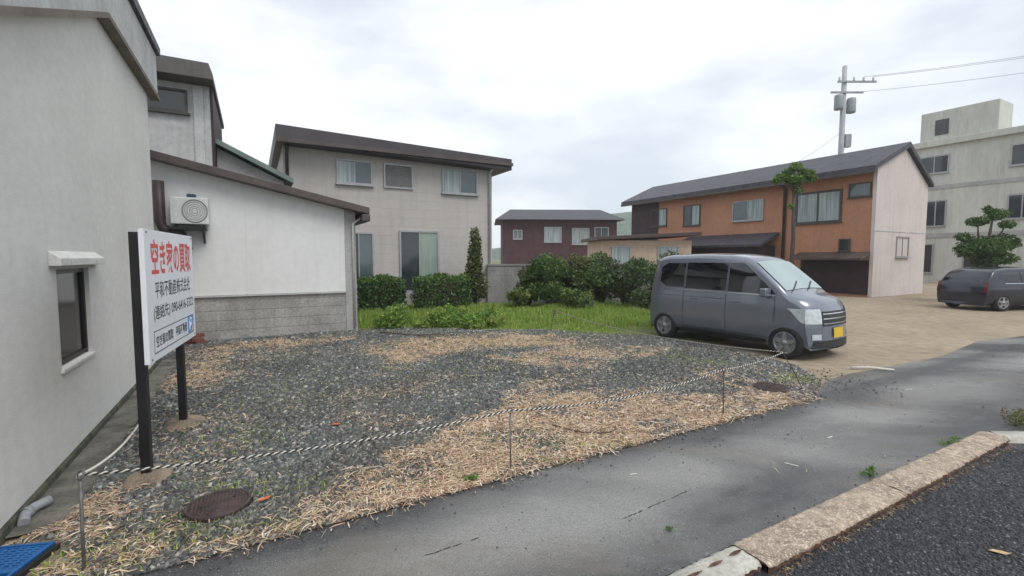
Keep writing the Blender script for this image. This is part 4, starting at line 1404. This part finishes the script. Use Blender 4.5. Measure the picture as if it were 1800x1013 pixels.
bc = thing('drain_cover', 'bright blue slotted plastic drain cover in the bottom left corner', 'drain cover', (-2.765, 2.35, .016), R(10))
W_, D_ = .29, .60
mb = MB()
mb.box(-W_ / 2, W_ / 2, .23, .25, 0, .03).box(-W_ / 2, -W_ / 2 + .018, -.35, .23, 0, .03).box(W_ / 2 - .018, W_ / 2, -.35, .23, 0, .03)
mb.box(-W_ / 2 + .018, W_ / 2 - .018, .215, .23, .0, .026)
for j in range(8):
    y = .205 - j * .024
    mb.box(-W_ / 2 + .018, W_ / 2 - .018, y - .014, y + .0, .006, .0262)
for i in range(7):
    x = -W_ / 2 + .03 + i * .038
    mb.box(x - .006, x + .006, .02, .215, .004, .0255)
mb.box(-.03, .0, -.35, .0, .0, .027)
mb.box(-W_ / 2 + .018, W_ / 2 - .018, -.02, .02, .0, .0268)
mb.build('grate', M['blue_plastic'], bc, bevel=.002, seg=1)
MB().box(-W_ / 2 + .01, W_ / 2 - .01, -.34, .22, -.01, .004).build('underside', M['black_rubber'], bc)
MB().box(W_ / 2 + .002, W_ / 2 + .03, -.35, .24, -.01, .018).build('rubber_edge', M['black_rubber'], bc)

tag(MB().tube([(-3.3, 2.25, .06), (-2.9, 2.33, .065), (-2.72, 2.31, .055), (-2.55, 2.28, .05), (-2.35, 2.1, .04)], .0035, 6).build('red_wire', M['wire_red']), 'thin red wire lying across the blue drain cover', 'wire')
pp = thing('drain_pipe', 'short grey plastic drain pipe elbow at the foot of the stucco wall', 'pipe', (-3.13, 2.86, 0))
MB().tube([(.0, .20, .06), (-.02, .12, .055), (-.01, .05, .045), (.03, .0, .035), (.06, -.03, .03)], .030, 12).build('pipe', M['pvc'], pp)
MB().lathe([(.036, 0), (.036, .035), (.031, .037), (.031, -.002)], 16, (0, 0, 0), 'y', close=True).build('collar', M['pvc'], pp, loc=(-.014, .05, .047))

tw = MB().tube([(.40, 4.56, .03), (.5, 4.46, .035), (.6, 4.38, .03), (.76, 4.34, .028), (.92, 4.34, .035), (1.02, 4.40, .05)], [.004, .006, .007, .007, .006, .003], 6)
tw.tube([(.76, 4.34, .03), (.85, 4.40, .04), (.97, 4.47, .05)], [.005, .004, .002], 5)
tag(tw.build('twig', M['twig']), 'dead forked twig lying on the dry leaves near the middle stake', 'twig')
tag(MB().tube([(-2.9, 10.2, .05), (-2.5, 9.9, .07), (-2.0, 9.75, .06), (-1.5, 9.8, .07), (-1.2, 9.7, .04)], [.012, .014, .012, .01, .005], 6).tube([(-2.0, 9.75, .06), (-1.7, 9.4, .07), (-1.4, 9.25, .05)], [.01, .007, .004], 5).build('twig', M['twig']), 'longer brown twig lying at the far left edge of the lot', 'twig')


def fallen_leaf(loc, rz, m, label, s=.05):
    pts = [(-s, 0, 0), (-s * .4, -s * .38, .008), (s * .4, -s * .3, .006), (s, 0, .014), (s * .4, s * .3, .01), (-s * .4, s * .38, .004)]
    ctr = (0, 0, .0)
    mb = MB().add(pts + [ctr] + [(p[0], p[1], p[2] - .0015) for p in pts] + [(0, 0, -.0015)], [(i, (i + 1) % 6, 6) for i in range(6)] + [((i + 1) % 6 + 7, i + 7, 13) for i in range(6)] + [(i, i + 7, (i + 1) % 6 + 7, (i + 1) % 6) for i in range(6)])
    o = mb.build('fallen_leaf', m, loc=loc)
    o.rotation_euler = (0, .1, rz)
    return tag(o, label, 'leaf')


M['leaf_orange'] = pm('orange dead leaf', (.50, .12, .04), (.6, .18, .06), scale=20, rough=.7)
M['leaf_tan'] = pm('tan dead leaf', (.45, .32, .16), (.55, .4, .22), scale=20, rough=.7)
fallen_leaf((-1.76, 4.55, .035), .2, M['leaf_orange'], 'orange dead leaf lying alone in the middle of the gravel', .05)
fallen_leaf((-1.70, 3.1, .04), .9, M['leaf_orange'], 'orange dead leaf beside the near manhole cover', .045)
fallen_leaf((2.85, 2.62, -.026), -.4, M['leaf_tan'], 'tan bamboo leaf lying on the dark road beyond the kerb', .05)
for k, (x, y, rz, ln_) in enumerate(((2.29, 3.72, -.7, .05), (5.1, 5.9, .1, .05), (3.0, 4.3, .5, .04), (.95, 3.55, .3, .03))):
    o = MB().box(-ln_, ln_, -.006, .006, .001, .006).build('wood_chip', M['rope_white'], loc=(x, y, 0), bevel=.002, seg=1)
    o.rotation_euler = (0, 0, rz)
    tag(o, ['pale wood chip lying just inside the asphalt beside the long kerb stone', 'pale wood chip on the asphalt near the right gravel corner', 'pale wood chip on the damp asphalt in the middle of the path', 'pale wood chip on the asphalt below the middle rope stake'][k], 'wood chip', 'pale chips on the asphalt')
tag(MB().tube([(5.15, 7.0, .02), (5.4, 6.98, .03), (5.7, 6.86, .02)], [.018, .02, .015], 7).build('branch', M['rope_white']), 'pale stick lying on the dirt in front of the van', 'stick')

# rubble by the shed corner: bricks, each its own
br0 = None
for k in range(15):
    o = MB().box(-.105, .105, -.05, .05, -.03, .03).build('brick', M['brick'], bevel=.006) if br0 is None else br0.copy()
    if br0 is None:
        br0 = o
    else:
        COL.objects.link(o)
    lay = k // 4
    p = L(-3.25 + (k % 4) * .19 + random.uniform(-.03, .03), 7.72 + random.uniform(-.05, .05) + lay * .05, .035 + lay * .066)
    o.location = p
    o.rotation_euler = (random.uniform(-.08, .08), random.uniform(-.08, .08), RZ + random.uniform(-.5, .5))
    tag(o, 'old reddish brown brick in the rubble heap at the left foot of the shed', 'brick', 'bricks heaped by the shed')
tag(MB().tube([(-5.55, 7.15, -.05), (-5.55, 7.15, .55), (-5.53, 7.15, .62)], .035, 8).build('rusty_post', M['stake_rust']), 'short rusty pipe post at the far corner of the stucco building', 'post')
bb_ = thing('timber_board', 'weathered timber board leaning on the rubble left of the shed base', 'board', L(-3.15, 7.93, .0), RZ + .1)
MB().box(-.32, .32, -.02, .02, .38, .54).build('plank', M['brick'], bb_, bevel=.004)
MB().box(-.3, -.24, -.05, .05, -.02, .378).box(.2, .26, -.05, .05, -.02, .378).build('leg', M['twig'], bb_)

# weeds at the kerb


BRW = [(.10, .22, .035), (.15, .28, .05), (.08, .17, .03)]
for nm_, lb_, lc_, cs_, nn_, sz_ in (
        ('weed', 'small bright green weed at the joint between two kerb stones', (2.78, 3.52, 0), [(0, 0, .03, .055, .04, .03), (.03, .02, .05, .03, .03, .025), (-.05, .0, .02, .04, .03, .015)], 190, .011),
        ('weed', 'low green weed along the kerb edge near its right end', (4.0, 4.17, 0), [(0, 0, .015, .12, .05, .014), (.12, .06, .02, .07, .04, .016), (-.1, -.05, .012, .05, .03, .01)], 220, .010),
        ('weed', 'tiny yellow green weed beside the broken grey kerb', (.98, 2.80, 0), [(0, 0, .012, .03, .022, .01)], 60, .009),
        ('weed', 'leafy green weed at the path edge left of the middle stake', (-.32, 3.42, .01), [(0, 0, .025, .06, .045, .025), (.04, .0, .04, .03, .03, .02)], 130, .013)):
    plant(nm_, lb_, 'weed', lc_, cs_, nn_, sz_, BRW, trunk=None, seed=nn_, part='foliage', shell=.1)
plant('roadside_plant', 'reddish green bushy plant at the right end of the kerb', 'plant', (5.10, 4.62, 0), [(0, 0, .05, .10, .08, .05), (.12, .05, .08, .10, .08, .08), (.33, .1, .06, .22, .12, .07), (-.04, .08, .11, .03, .03, .07)], 700, .016,
      [(.14, .17, .04), (.2, .2, .06), (.22, .10, .05), (.09, .13, .03)], seed=3, part='foliage')

# ------------------------------------------------------------------ plants behind the lot


def hedge(loc, sx, sy, h, label, seed):
    t = thing('trimmed_hedge', label, 'hedge', loc, RZ, 'box hedges before the grey house')
    r = np.random.default_rng(seed)
    n = 5200
    # points in the shell of a rounded box
    P = r.uniform(-1, 1, (n * 3, 3))
    e = (np.abs(P) ** 5).sum(1) ** .2
    P = P[(e > .62) & (e < 1.03)][:n]
    n = len(P)
    P = P * np.array((sx / 2, sy / 2, h / 2)) * (1 + .10 * (r.random((n, 1)) - .5)) + np.array((0, 0, h / 2 + .03))
    P[:, 2] += .05 * np.sin(P[:, 0] * 7 + seed) * (P[:, 2] > h * .7)
    a = r.normal(size=(n, 3))
    a /= np.linalg.norm(a, axis=1)[:, None]
    b = np.cross(a, r.normal(size=(n, 3)))
    b /= np.linalg.norm(b, axis=1)[:, None]
    s = .05 * r.uniform(.6, 1.3, n)[:, None]
    V = np.stack([P - a * s, P - b * s * .5, P + a * s, P + b * s * .5], 1).reshape(-1, 3)
    V[:, 2] = np.maximum(V[:, 2], .02)
    cl = np.array(DKG)[r.integers(0, 4, n)] * r.uniform(.8, 1.3, (n, 1))
    cl[P[:, 2] > h * .88] = np.array((.085, .16, .03)) * r.uniform(.8, 1.2, ((P[:, 2] > h * .88).sum(), 1))   # lighter green leaves on the clipped top
    np_mesh('foliage', V, np.arange(n * 4).reshape(n, 4), M['leaf'], np.repeat(cl, 4, 0), t)
    mb = MB()
    for k in range(5):
        x = (k - 2) * sx * .18
        mb.tube([(x, 0, -.02), (x * 1.05, .03, h * .4), (x * 1.1, -.03, h * .8)], [.025, .018, .008], 6)
    mb.box(-sx * .36, sx * .36, -sy * .3, sy * .3, .1, h * .8)
    mb.build('stem', M['bark'], t)


hedge((-4.02, 14.35, 0), 1.35, 1.0, 1.08, 'dark green trimmed hedge nearest the white shed', 1)
hedge((-2.18, 14.5, 0), 1.75, 1.0, 1.12, 'wider dark green trimmed hedge in front of the sliding doors', 2)
# slender conifer by the grey house
cs = [(random.uniform(-.05, .05), random.uniform(-.05, .05), .5 + k * .27, .42 - k * .035, .42 - k * .035, .3) for k in range(8)]
plant('slender_conifer', 'slender olive green conifer by the right corner of the grey house', 'tree', (-1.22, 15.6, 0), cs, 5000, .055, [(.10, .125, .03), (.075, .10, .022), (.13, .14, .04), (.055, .08, .02)], seed=4,
      trunk=[([(0, 0, -.05), (0, 0, 1.2), (.02, 0, 2.5)], [.06, .045, .015])], shell=.2)


def shrub(loc, r, h, label, pal, seed, n=4200, name='shrub', size=.06):
    rr = random.Random(seed)
    cs, tr = [], []
    for k in range(11):
        a = rr.uniform(0, 2 * math.pi)
        q = rr.uniform(.1, .72) * r
        z = rr.uniform(.25, .8) * h
        s = rr.uniform(.28, .48) * r
        cs.append((q * math.cos(a), q * math.sin(a), z, s, s, s * rr.uniform(.7, 1.05)))
        tr.append(([(rr.uniform(-.08, .08), rr.uniform(-.08, .08), -.02), (q * .4 * math.cos(a), q * .4 * math.sin(a), z * .5), (q * math.cos(a), q * math.sin(a), z * 1.1)], [.035, .025, .008]))
    return plant(name, label, 'shrub', loc, cs, n, size, pal, trunk=tr, group='shrubs beyond the grass', seed=seed)


shrub((1.25, 15.3, 0), 1.0, 1.75, 'dark green shrub nearest the grey garden wall', MDG + DKG, 11)
shrub((2.55, 15.6, 0), 1.05, 1.9, 'mixed green and brown shrub second from the garden wall', BRG + MDG, 12)
shrub((3.75, 15.3, 0), 1.0, 1.85, 'brown flecked bushy shrub left of the grey van', BRG + DKG, 13)
shrub((4.9, 15.6, 0), 1.1, 1.95, 'tall mixed shrub rising just behind the grey van', MDG + BRG, 14)
shrub((1.9, 16.3, 0), .95, 2.0, 'olive green shrub at the back of the row against the garden wall', [(.10, .115, .03), (.075, .09, .025), (.13, .14, .045)], 18)
shrub((3.2, 16.4, 0), 1.0, 1.95, 'dark leafy shrub at the back of the row before the beige outbuilding', MDG + DKG, 19)
shrub((.55, 15.9, 0), .6, 1.45, 'upright olive shrub at the left end of the row', [(.10, .125, .03), (.075, .10, .025)], 20, 2200)
shrub((.25, 14.9, 0), .45, .75, 'small yellow green shrub on the grass before the garden wall', YLG, 15, 1400)
shrub((2.1, 14.3, 0), .6, .8, 'low bright green shrub at the foot of the shrub row', YLG + MDG, 16, 1600)
shrub((4.1, 13.9, 0), .55, .75, 'low dark shrub beside the rear of the grey van', DKG + BRG, 17, 1400)

# leafy weeds at the far left edge of the lot: individual clumps
for k in range(16):
    x = -2.95 + (k % 8) * .36 + random.uniform(-.25, .25)
    y = 11.05 + (k // 8) * .5 + random.uniform(-.12, .15)
    s = random.uniform(.2, .32)
    hh = random.uniform(.22, .62)
    plant('leafy_weed', 'knee high leafy green weed at the left far edge of the gravel before the hedges', 'weed', (x, y, 0), [(0, 0, hh * .45, s, s, hh * .5), (s * .4, .05, hh * .7, s * .6, s * .6, hh * .35), (-s * .4, -.05, hh * .6, s * .6, s * .5, hh * .35)],
          900, .036, [(.17, .31, .05), (.23, .37, .06), (.11, .22, .035), (.29, .34, .08)], group='leafy weeds at the lot edge', seed=100 + k, part='foliage')

# slim tree in front of the terracotta house
plant('slim_tree', 'slim dark tree with a small bright green crown against the terracotta house', 'tree', (12.25, 20.5, 0), [(0, 0, 5.05, .42, .4, .26), (-.5, .1, 5.15, .33, .3, .2), (.45, -.1, 5.3, .36, .3, .22), (.05, 0, 5.6, .26, .26, .22), (.78, 0, 5.08, .22, .2, .14), (-.8, 0, 4.98, .18, .18, .13), (-.2, .1, 5.42, .28, .25, .15), (.15, 0, 4.6, .2, .2, .16), (-.12, 0, 3.9, .13, .13, .12)], 2300, .07, [(.10, .19, .03), (.13, .22, .04), (.07, .14, .025)], seed=21,
      trunk=[([(0, 0, -.05), (.04, 0, 2.5), (-.03, 0, 5.0)], [.11, .085, .05]), ([(-.02, 0, 4.4), (.3, -.05, 4.9), (.5, -.1, 5.3)], [.05, .03, .01]), ([(0, 0, 4.5), (-.3, .05, 5.0), (-.5, .1, 5.2)], [.045, .03, .01])])
# garden pine at right
plant('garden_pine', 'clipped dark garden pine with an airy top behind the navy car', 'tree', (17.6, 17.3, 0), [(-.15, 0, 2.1, .75, .7, .36), (.55, .1, 2.25, .5, .5, .3), (-.75, 0, 1.95, .42, .4, .28), (-.45, 0, 3.0, .34, .34, .18), (.22, 0, 3.25, .4, .34, .22), (.72, .1, 2.9, .26, .26, .16), (.6, 0, 1.65, .42, .4, .24), (-.1, 0, 1.55, .4, .4, .22), (-.85, .1, 2.45, .25, .25, .16), (.95, 0, 2.2, .22, .22, .15), (-.1, 0, 3.45, .16, .16, .14)], 5600, .065, DKG + [(.07, .09, .03)], seed=22,
      trunk=[([(0, 0, -.05), (.12, 0, 1.0), (-.05, 0, 2.0), (.1, 0, 3.2)], [.13, .1, .07, .025]), ([(0, 0, 1.8), (-.4, 0, 2.5), (-.45, 0, 3.0)], [.05, .035, .012]), ([(.05, 0, 2.2), (.5, .05, 2.6), (.7, .1, 2.95)], [.045, .03, .012])])

# ------------------------------------------------------------------ utility pole and lines
up = thing('utility_pole', 'grey concrete utility pole with transformers behind the terracotta house', 'utility pole', (20.8, 30, 0))
MB().tube([(0, 0, -.1), (0, 0, 7), (0, 0, 13.6)], [.2, .17, .13], 14).build('pole', M['pole_concrete'], up)
for z, x0, x1 in ((12.55, -.5, 1.9), (11.9, -.9, 1.1)):
    MB().box(x0, x1, -.2, -.1, z, z + .1).build('crossarm', M['transformer'], up)
for x in (-.4, .5, 1.1, 1.7):
    MB().lathe([(.05, 12.65), (.07, 12.72), (.04, 12.76), (.07, 12.82), (.03, 12.9)], 10, (x, -.15, 0)).build('insulator', M['pipe_pale'], up)
for x, z in ((.42, 10.7), (-.36, 10.9)):
    MB().lathe([(.02, z - .03), (.24, z), (.26, z + .1), (.26, z + .8), (.22, z + .9), (.03, z + .95)], 16, (x, -.12, 0)).build('transformer', M['transformer'], up)
MB().box(.13, .5, -.2, .1, 8.6, 9.4).build('junction_box', M['transformer'], up, bevel=.02)
for k, (x, z) in enumerate(((1.1, 12.9), (1.7, 12.9), (.6, 11.95))):
    pts = catenary((20.8 + x, 29.85, z), (40 + x, 16, z + .2), .6, 30)
    tag(MB().tube(pts, .012, 5).build('power_line', M['transformer']), ['power line on the inner top crossarm running off to the right', 'power line on the outer end of the top crossarm running off to the right', 'lower power line running off to the right from the pole'][k], 'cable', 'overhead lines')

tag(MB().tube(catenary((20.75, 29.85, 9.6), (13.4, 29.5, 5.75), .5, 20), .012, 5).build('service_cable', M['transformer']), 'thin service cable from the utility pole down to the terracotta house', 'cable')

# ------------------------------------------------------------------ cars


def smooth01(t):
    t = max(0.0, min(1.0, t))
    return t * t * (3 - 2 * t)


def make_car(name, label, loc, rz, P, paint, plate):
    t = thing(name, label, 'car', loc, rz)
    W = P['hw']
    tx = [p[0] for p in P['top']]
    # resample the silhouette by arc length
    pts = [P['top'][0]]
    for (x0, z0), (x1, z1) in zip(P['top'][:-1], P['top'][1:]):
        n = max(1, int(math.hypot(x1 - x0, z1 - z0) / .05))
        pts += [(x0 + (x1 - x0) * i / n, z0 + (z1 - z0) * i / n) for i in range(1, n + 1)]
    # light smoothing
    for _ in range(2):
        pts = [pts[0]] + [tuple((pts[i - 1][k] + 2 * pts[i][k] + pts[i + 1][k]) / 4 for k in (0, 1)) for i in range(1, len(pts) - 1)] + [pts[-1]]
    zb = P['zb']
    wz = lambda z: float(np.interp(z, [q[0] for q in P['w']], [q[1] for q in P['w']]))
    xf, xr = P['top'][-1][0], P['top'][0][0]

    def plan(x):
        return 1 - .05 * smooth01((x - (xf - .55)) / .55) ** 2 - .03 * smooth01(((xr + .4) - x) / .4) ** 2

    def shift(x, y):
        q = (abs(y) / W) ** 3
        return x - P['nose'] * q * smooth01((x - (xf - .7)) / .7) + .06 * q * smooth01(((xr + .5) - x) / .5)

    def ztop_at(x):
        return float(np.interp(x, [q[0] for q in pts], [q[1] for q in pts]))

    rows = []
    for (x, zt) in pts:
        h = max(zt - zb, .02)
        r = min(P['round'], h * .35)
        half = [(0, zb), (wz(zb) * plan(x) * .7, zb), (wz(zb + .03) * plan(x), zb + h * .04)]
        for k in range(1, 14):
            z = zb + h * .04 + (zt - r - zb - h * .04) * k / 13
            half.append((wz(z) * plan(x), z))
        we = half[-1][0]
        for k in range(1, 6):
            a = k / 5 * math.pi / 2
            half.append((we - r * (1 - math.cos(a)) * 1.3, zt - r + r * math.sin(a)))
        wt = half[-1][0]
        for q in (.75, .5, .25, 0):
            half.append((wt * q, zt + P['crown'] * (1 - q * q)))
        ring = [(shift(x, y), y, z) for y, z in half] + [(shift(x, y), -y, z) for y, z in half[-2:0:-1]]
        rows.append(ring + [ring[0]])
    mb = MB()
    mb.grid(rows)
    mb.add(rows[0][:-1], [list(range(len(rows[0]) - 1))])
    mb.add(rows[-1][:-1], [list(range(len(rows[-1]) - 1))])
    body = mb.build('body', [paint, M['car_black']], t)
    # wheel arches cut out of the shell
    for ax in P['axles']:
        cut = MB().lathe([(P['tr'] + .05, -1.2), (P['tr'] + .05, 1.2)], 36, (ax, 0, P['tr']), 'y').build('cutter', M['car_black'])
        md = body.modifiers.new('arch', 'BOOLEAN')
        md.operation = 'DIFFERENCE'
        md.object = cut
        md.solver = 'EXACT'
        cut['tmp'] = 1
    dg = bpy.context.evaluated_depsgraph_get()
    me = bpy.data.meshes.new_from_object(body.evaluated_get(dg))
    body.modifiers.clear()
    body.data = me
    for o in [o for o in COL.objects if o.get('tmp')]:
        bpy.data.objects.remove(o)

    def side_patch(x0, x1, zlo, zhi, off, nx=14, nz=5, sides=(1, -1), mb=None, thick=.0):
        mb = mb or MB()
        for s in sides:
            G = []
            for i in range(nx + 1):
                x = x0 + (x1 - x0) * i / nx
                a, b = zlo(x), zhi(x)
                row = []
                for k in range(nz + 1):
                    z = a + (b - a) * k / nz
                    y = s * (wz(z) * plan(x) + off)
                    row.append((shift(x, y), y, z))
                G.append(row)
            mb.grid(G)
        return mb

    K = lambda c: (lambda x: c)
    for (x0, x1, lo, hi) in P['side_windows']:
        for s in (1, -1):
            side_patch(x0, x1, lo, hi, .004, sides=(s,)).build('side_window', M['car_glass'], t)

    def top_patch(x0, x1, f, off, m, nm, n=10):
        G = []
        for i in range(n + 1):
            x = x0 + (x1 - x0) * i / n
            zt = ztop_at(x)
            w = wz(zt - .05) * plan(x) * f
            G.append([(shift(x, w * q) + off * .7, w * q, zt + P['crown'] * (1 - q * q) + off) for q in np.linspace(-1, 1, 13)])
        return MB().grid(G).build(nm, m, t)

    top_patch(P['ws'][0], P['ws'][1], .90, .006, M['car_screen'], 'windscreen')
    if P.get('rear_glass'):
        z0, z1 = P['rear_glass']
        fr = [q for q in pts if q[0] < xr + .35]
        rx = lambda z: float(np.interp(z, [q[1] for q in fr], [q[0] for q in fr]))
        MB().grid([[(rx(z) + .06 * (abs(y) / W) ** 3 - .006, y, z) for y in np.linspace(-.78, .78, 9) * W] for z in np.linspace(z0, z1, 5)]).build('rear_window', M['car_glass'], t)
        for s in (1, -1):
            MB().grid([[(rx(z) + .06 * (abs(y) / W) ** 3 - .008, y, z) for y in np.linspace(s * .84, s * .97, 4) * W] for z in np.linspace(z0 - .38, z0 - .02, 5)]).build('tail_light', M['lamp_red'], t)
    for y0 in (-.5, .02):
        w_ = []
        for i in range(9):
            q = i / 8
            x = P['ws'][1] + .03 - q * .16
            y = y0 + q * .42
            w_.append((shift(x, y) + .012, y, ztop_at(x) + P['crown'] * (1 - (y / .65) ** 2) + .016))
        MB().tube(w_, .009, 5).build('wiper', M['car_black'], t)
    # front end patches
    ff = [q for q in pts if q[0] > xf - .25]
    fx = lambda z: float(np.interp(-z, [-q[1] for q in ff], [q[0] for q in ff]))

    def front(y0, y1, z0, z1, off, m, nm, par=t, ny=8, nz=5):
        return MB().grid([[(shift(fx(z), y) + off, y, z) for y in np.linspace(y0, y1, ny)] for z in np.linspace(z0, z1, nz)]).build(nm, m, par)

    gz0, gz1 = P['grille']
    gr = front(-.42, .42, gz0, gz1, .008, M['car_black'], 'grille')
    for k in range(3):
        z = gz0 + (gz1 - gz0) * (k + .5) / 3
        front(-.41, .41, z - .008, z + .008, .014, M['chrome'], 'grille_bar', gr, nz=2)
    for s in (1, -1):
        hz0, hz1 = P['lamp']
        h_ = front(s * .44, s * (W - .03), hz0, hz1, .010, M['lamp_glass'], 'headlight')
        side_patch(xf - .36, xf - .02, lambda x: hz1 - .02 - (hz1 - hz0) * .9 * smooth01((x - xf + .36) / .34), K(hz1), .006, sides=(s,)).build('lamp_return', M['lamp_glass'], h_)
        front(s * .46, s * .62, P['fog'], P['fog'] + .09, .010, M['lamp_glass'], 'fog_light')
    front(-.6, .6, zb + .03, zb + .15, .010, M['car_black'], 'lower_intake')
    pl = front(-.165, .165, P['plate'], P['plate'] + .165, .022, plate, 'licence_plate')
    # panel gaps, handles, sill, mirror
    gp = MB()
    for x, a, b in P['gaps']:
        side_patch(x - .004, x + .004, K(a), K(b), .003, nx=1, nz=8, mb=gp)
    for x0, x1, z in P['hgaps']:
        side_patch(x0, x1, K(z - .004), K(z + .004), .003, nx=10, nz=1, mb=gp)
    gp.build('panel_gap', M['car_black'], t)
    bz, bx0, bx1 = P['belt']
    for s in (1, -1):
        side_patch(bx0, bx1, K(bz - .011), K(bz + .011), .007, nx=20, nz=1, sides=(s,)).build('belt_highlight', M['chrome'], t)  # added pale strip, stands in for the highlight below the side windows
    for x in P['handles']:
        for s in (1, -1):
            y = wz(P['hz']) * plan(x)
            MB().box(x - .09, x + .09, s * y - .012, s * y + .022, P['hz'] - .014, P['hz'] + .014).build('door_handle', paint, t, bevel=.008)
    for s in (1, -1):
        side_patch(P['axles'][0] + P['tr'] + .06, P['axles'][1] - P['tr'] - .06, K(zb + .015), K(zb + .09), .006, sides=(s,)).build('sill', M['car_black'], t)
        mx, mz = P['mirror']
        y = s * (wz(mz) + .10)
        mr = MB().box(mx - .07, mx + .05, min(y - .09, y + .09), max(y - .09, y + .09), mz - .07, mz + .08).build('mirror', paint, t, bevel=.03, seg=3)
        MB().tube([(mx, s * (wz(mz) - .02), mz - .05), (mx, y, mz - .055)], .02, 8).build('mirror_arm', M['car_black'], mr)
    # wheels
    tr = P['tr']
    for ax in P['axles']:
        for s in (1, -1):
            yo = s * (W + .002)
            wh = thing_part('wheel', t)
            MB().lathe([(tr * .66, yo - s * .02), (tr * .72, yo), (tr * .92, yo), (tr, yo - s * .03), (tr, yo - s * .15), (tr * .9, yo - s * .18), (tr * .66, yo - s * .17)], 36, (ax, 0, tr), 'y', close=True).build('tyre', M['tyre'], wh)
            rm = MB().lathe([(tr * .68, yo - s * .16), (tr * .68, yo - s * .012), (tr * .62, yo - s * .01), (tr * .6, yo - s * .05)], 36, (ax, 0, tr), 'y').lathe([(tr * .6, yo - s * .05), (0, yo - s * .07)], 36, (ax, 0, tr), 'y', mi=1)
            for k in range(5):
                a = 2 * math.pi * k / 5 + .3
                d_ = Vector((math.cos(a), 0, math.sin(a)))
                q_ = Vector((-math.sin(a), 0, math.cos(a)))
                c0 = Vector((ax, 0, tr))
                vs = []
                for rr, hw_ in ((.12, .26), (.64, .15)):
                    for yy in (yo - s * .055, yo - s * .008):
                        for e_ in (-1, 1):
                            p_ = c0 + d_ * tr * rr + q_ * e_ * tr * hw_ * .6
                            vs.append((p_.x, yy, p_.z))
                rm.add(vs, [(0, 1, 3, 2), (4, 6, 7, 5), (0, 4, 5, 1), (2, 3, 7, 6), (0, 2, 6, 4), (1, 5, 7, 3)])
            rm.lathe([(.05, yo - s * .05), (.05, yo - s * .004), (0, yo - s * .002)], 16, (ax, 0, tr), 'y')
            rm.build('rim', [M['alloy'], M['car_black']], wh)
        MB().box(ax - tr * .9, ax + tr * .9, -W + .22, W - .22, tr * .6, tr + .16).build('wheel_well', M['car_black'], t)
    return t


def thing_part(name, parent):
    o = bpy.data.objects.new(name, None)
    COL.objects.link(o)
    o.parent = parent
    return o


VAN = dict(hw=.7375, zb=.19, crown=.025, round=.09, nose=.20, tr=.275, axles=(-1.26, 1.20),
           top=[(-1.70, .26), (-1.70, .60), (-1.685, 1.0), (-1.63, 1.35), (-1.555, 1.64), (-1.48, 1.71), (-1.3, 1.745), (-.5, 1.765), (.15, 1.745), (.45, 1.70), (.60, 1.62), (1.20, 1.11), (1.28, 1.07), (1.52, 1.0), (1.61, .93), (1.655, .80), (1.68, .6), (1.69, .42), (1.695, .24)],
           w=[(.15, .64), (.25, .70), (.4, .72), (.55, .7375), (.72, .733), (.86, .735), (.98, .725), (1.06, .705), (1.4, .655), (1.62, .61), (1.8, .58)],
           side_windows=[(-1.42, -.82, lambda x: 1.10 + max(0, -1.25 - x) * .6, lambda x: 1.585 - max(0, -1.25 - x) * .5), (-.78, .10, lambda x: 1.085, lambda x: 1.60), (.14, 1.02, lambda x: 1.075, lambda x: min(1.60, 1.60 - (x - .42) * .86))],
           ws=(.60, 1.17), rear_glass=(1.08, 1.55), grille=(.58, .82), lamp=(.62, .86), fog=.36, plate=.38,
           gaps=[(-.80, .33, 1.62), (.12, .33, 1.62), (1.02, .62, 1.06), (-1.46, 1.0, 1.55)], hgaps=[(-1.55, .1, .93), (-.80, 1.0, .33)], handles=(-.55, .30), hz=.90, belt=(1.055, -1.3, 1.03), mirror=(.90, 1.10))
hx, hy = 1.38, -2.11
hl = math.hypot(hx, hy)
hx, hy = hx / hl, hy / hl
# near-side contact points measured on the ground; the centre lies half a width to the far side
mid = Vector((4.62 + 3.24, 7.71 + 9.82, 0)) / 2
nrm = Vector((-hy, hx, 0))
ctr = mid + nrm * .70
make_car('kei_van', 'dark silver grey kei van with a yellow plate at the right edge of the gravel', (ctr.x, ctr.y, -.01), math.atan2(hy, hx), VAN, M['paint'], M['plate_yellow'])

HATCH = dict(hw=.78, zb=.18, crown=.02, round=.10, nose=.22, tr=.29, axles=(-1.24, 1.24),
             top=[(-1.86, .28), (-1.87, .62), (-1.83, .90), (-1.72, 1.10), (-1.56, 1.30), (-1.40, 1.38), (-.9, 1.44), (-.2, 1.45), (.25, 1.40), (.48, 1.32), (1.10, .96), (1.2, .93), (1.6, .84), (1.76, .76), (1.83, .62), (1.86, .42), (1.865, .26)],
             w=[(.15, .68), (.3, .74), (.5, .775), (.7, .78), (.85, .77), (.95, .74), (1.2, .68), (1.4, .60), (1.5, .56)],
             side_windows=[(-1.35, -.62, lambda x: .97 + max(0, -1.1 - x) * .6, lambda x: 1.29 - max(0, -1.1 - x) * .35), (-.58, .10, lambda x: .95, lambda x: 1.31), (.14, .92, lambda x: .94, lambda x: min(1.31, 1.31 - (x - .35) * .64))],
             ws=(.50, 1.07), rear_glass=(.98, 1.28), grille=(.48, .64), lamp=(.52, .72), fog=.30, plate=.32,
             gaps=[(-.60, .33, 1.3), (.12, .33, 1.3), (.95, .5, .92)], hgaps=[(-.60, .95, .33)], handles=(-.45, .30), hz=.84, belt=(.925, -1.2, .92), mirror=(.80, .98))
make_car('hatchback', 'dark navy hatchback parked on the dirt at the right edge below the clipped pine', (16.6, 15.5, -.01), R(8), HATCH, M['paint_navy'], M['signwhite']).scale = (1.06, 1, .95)
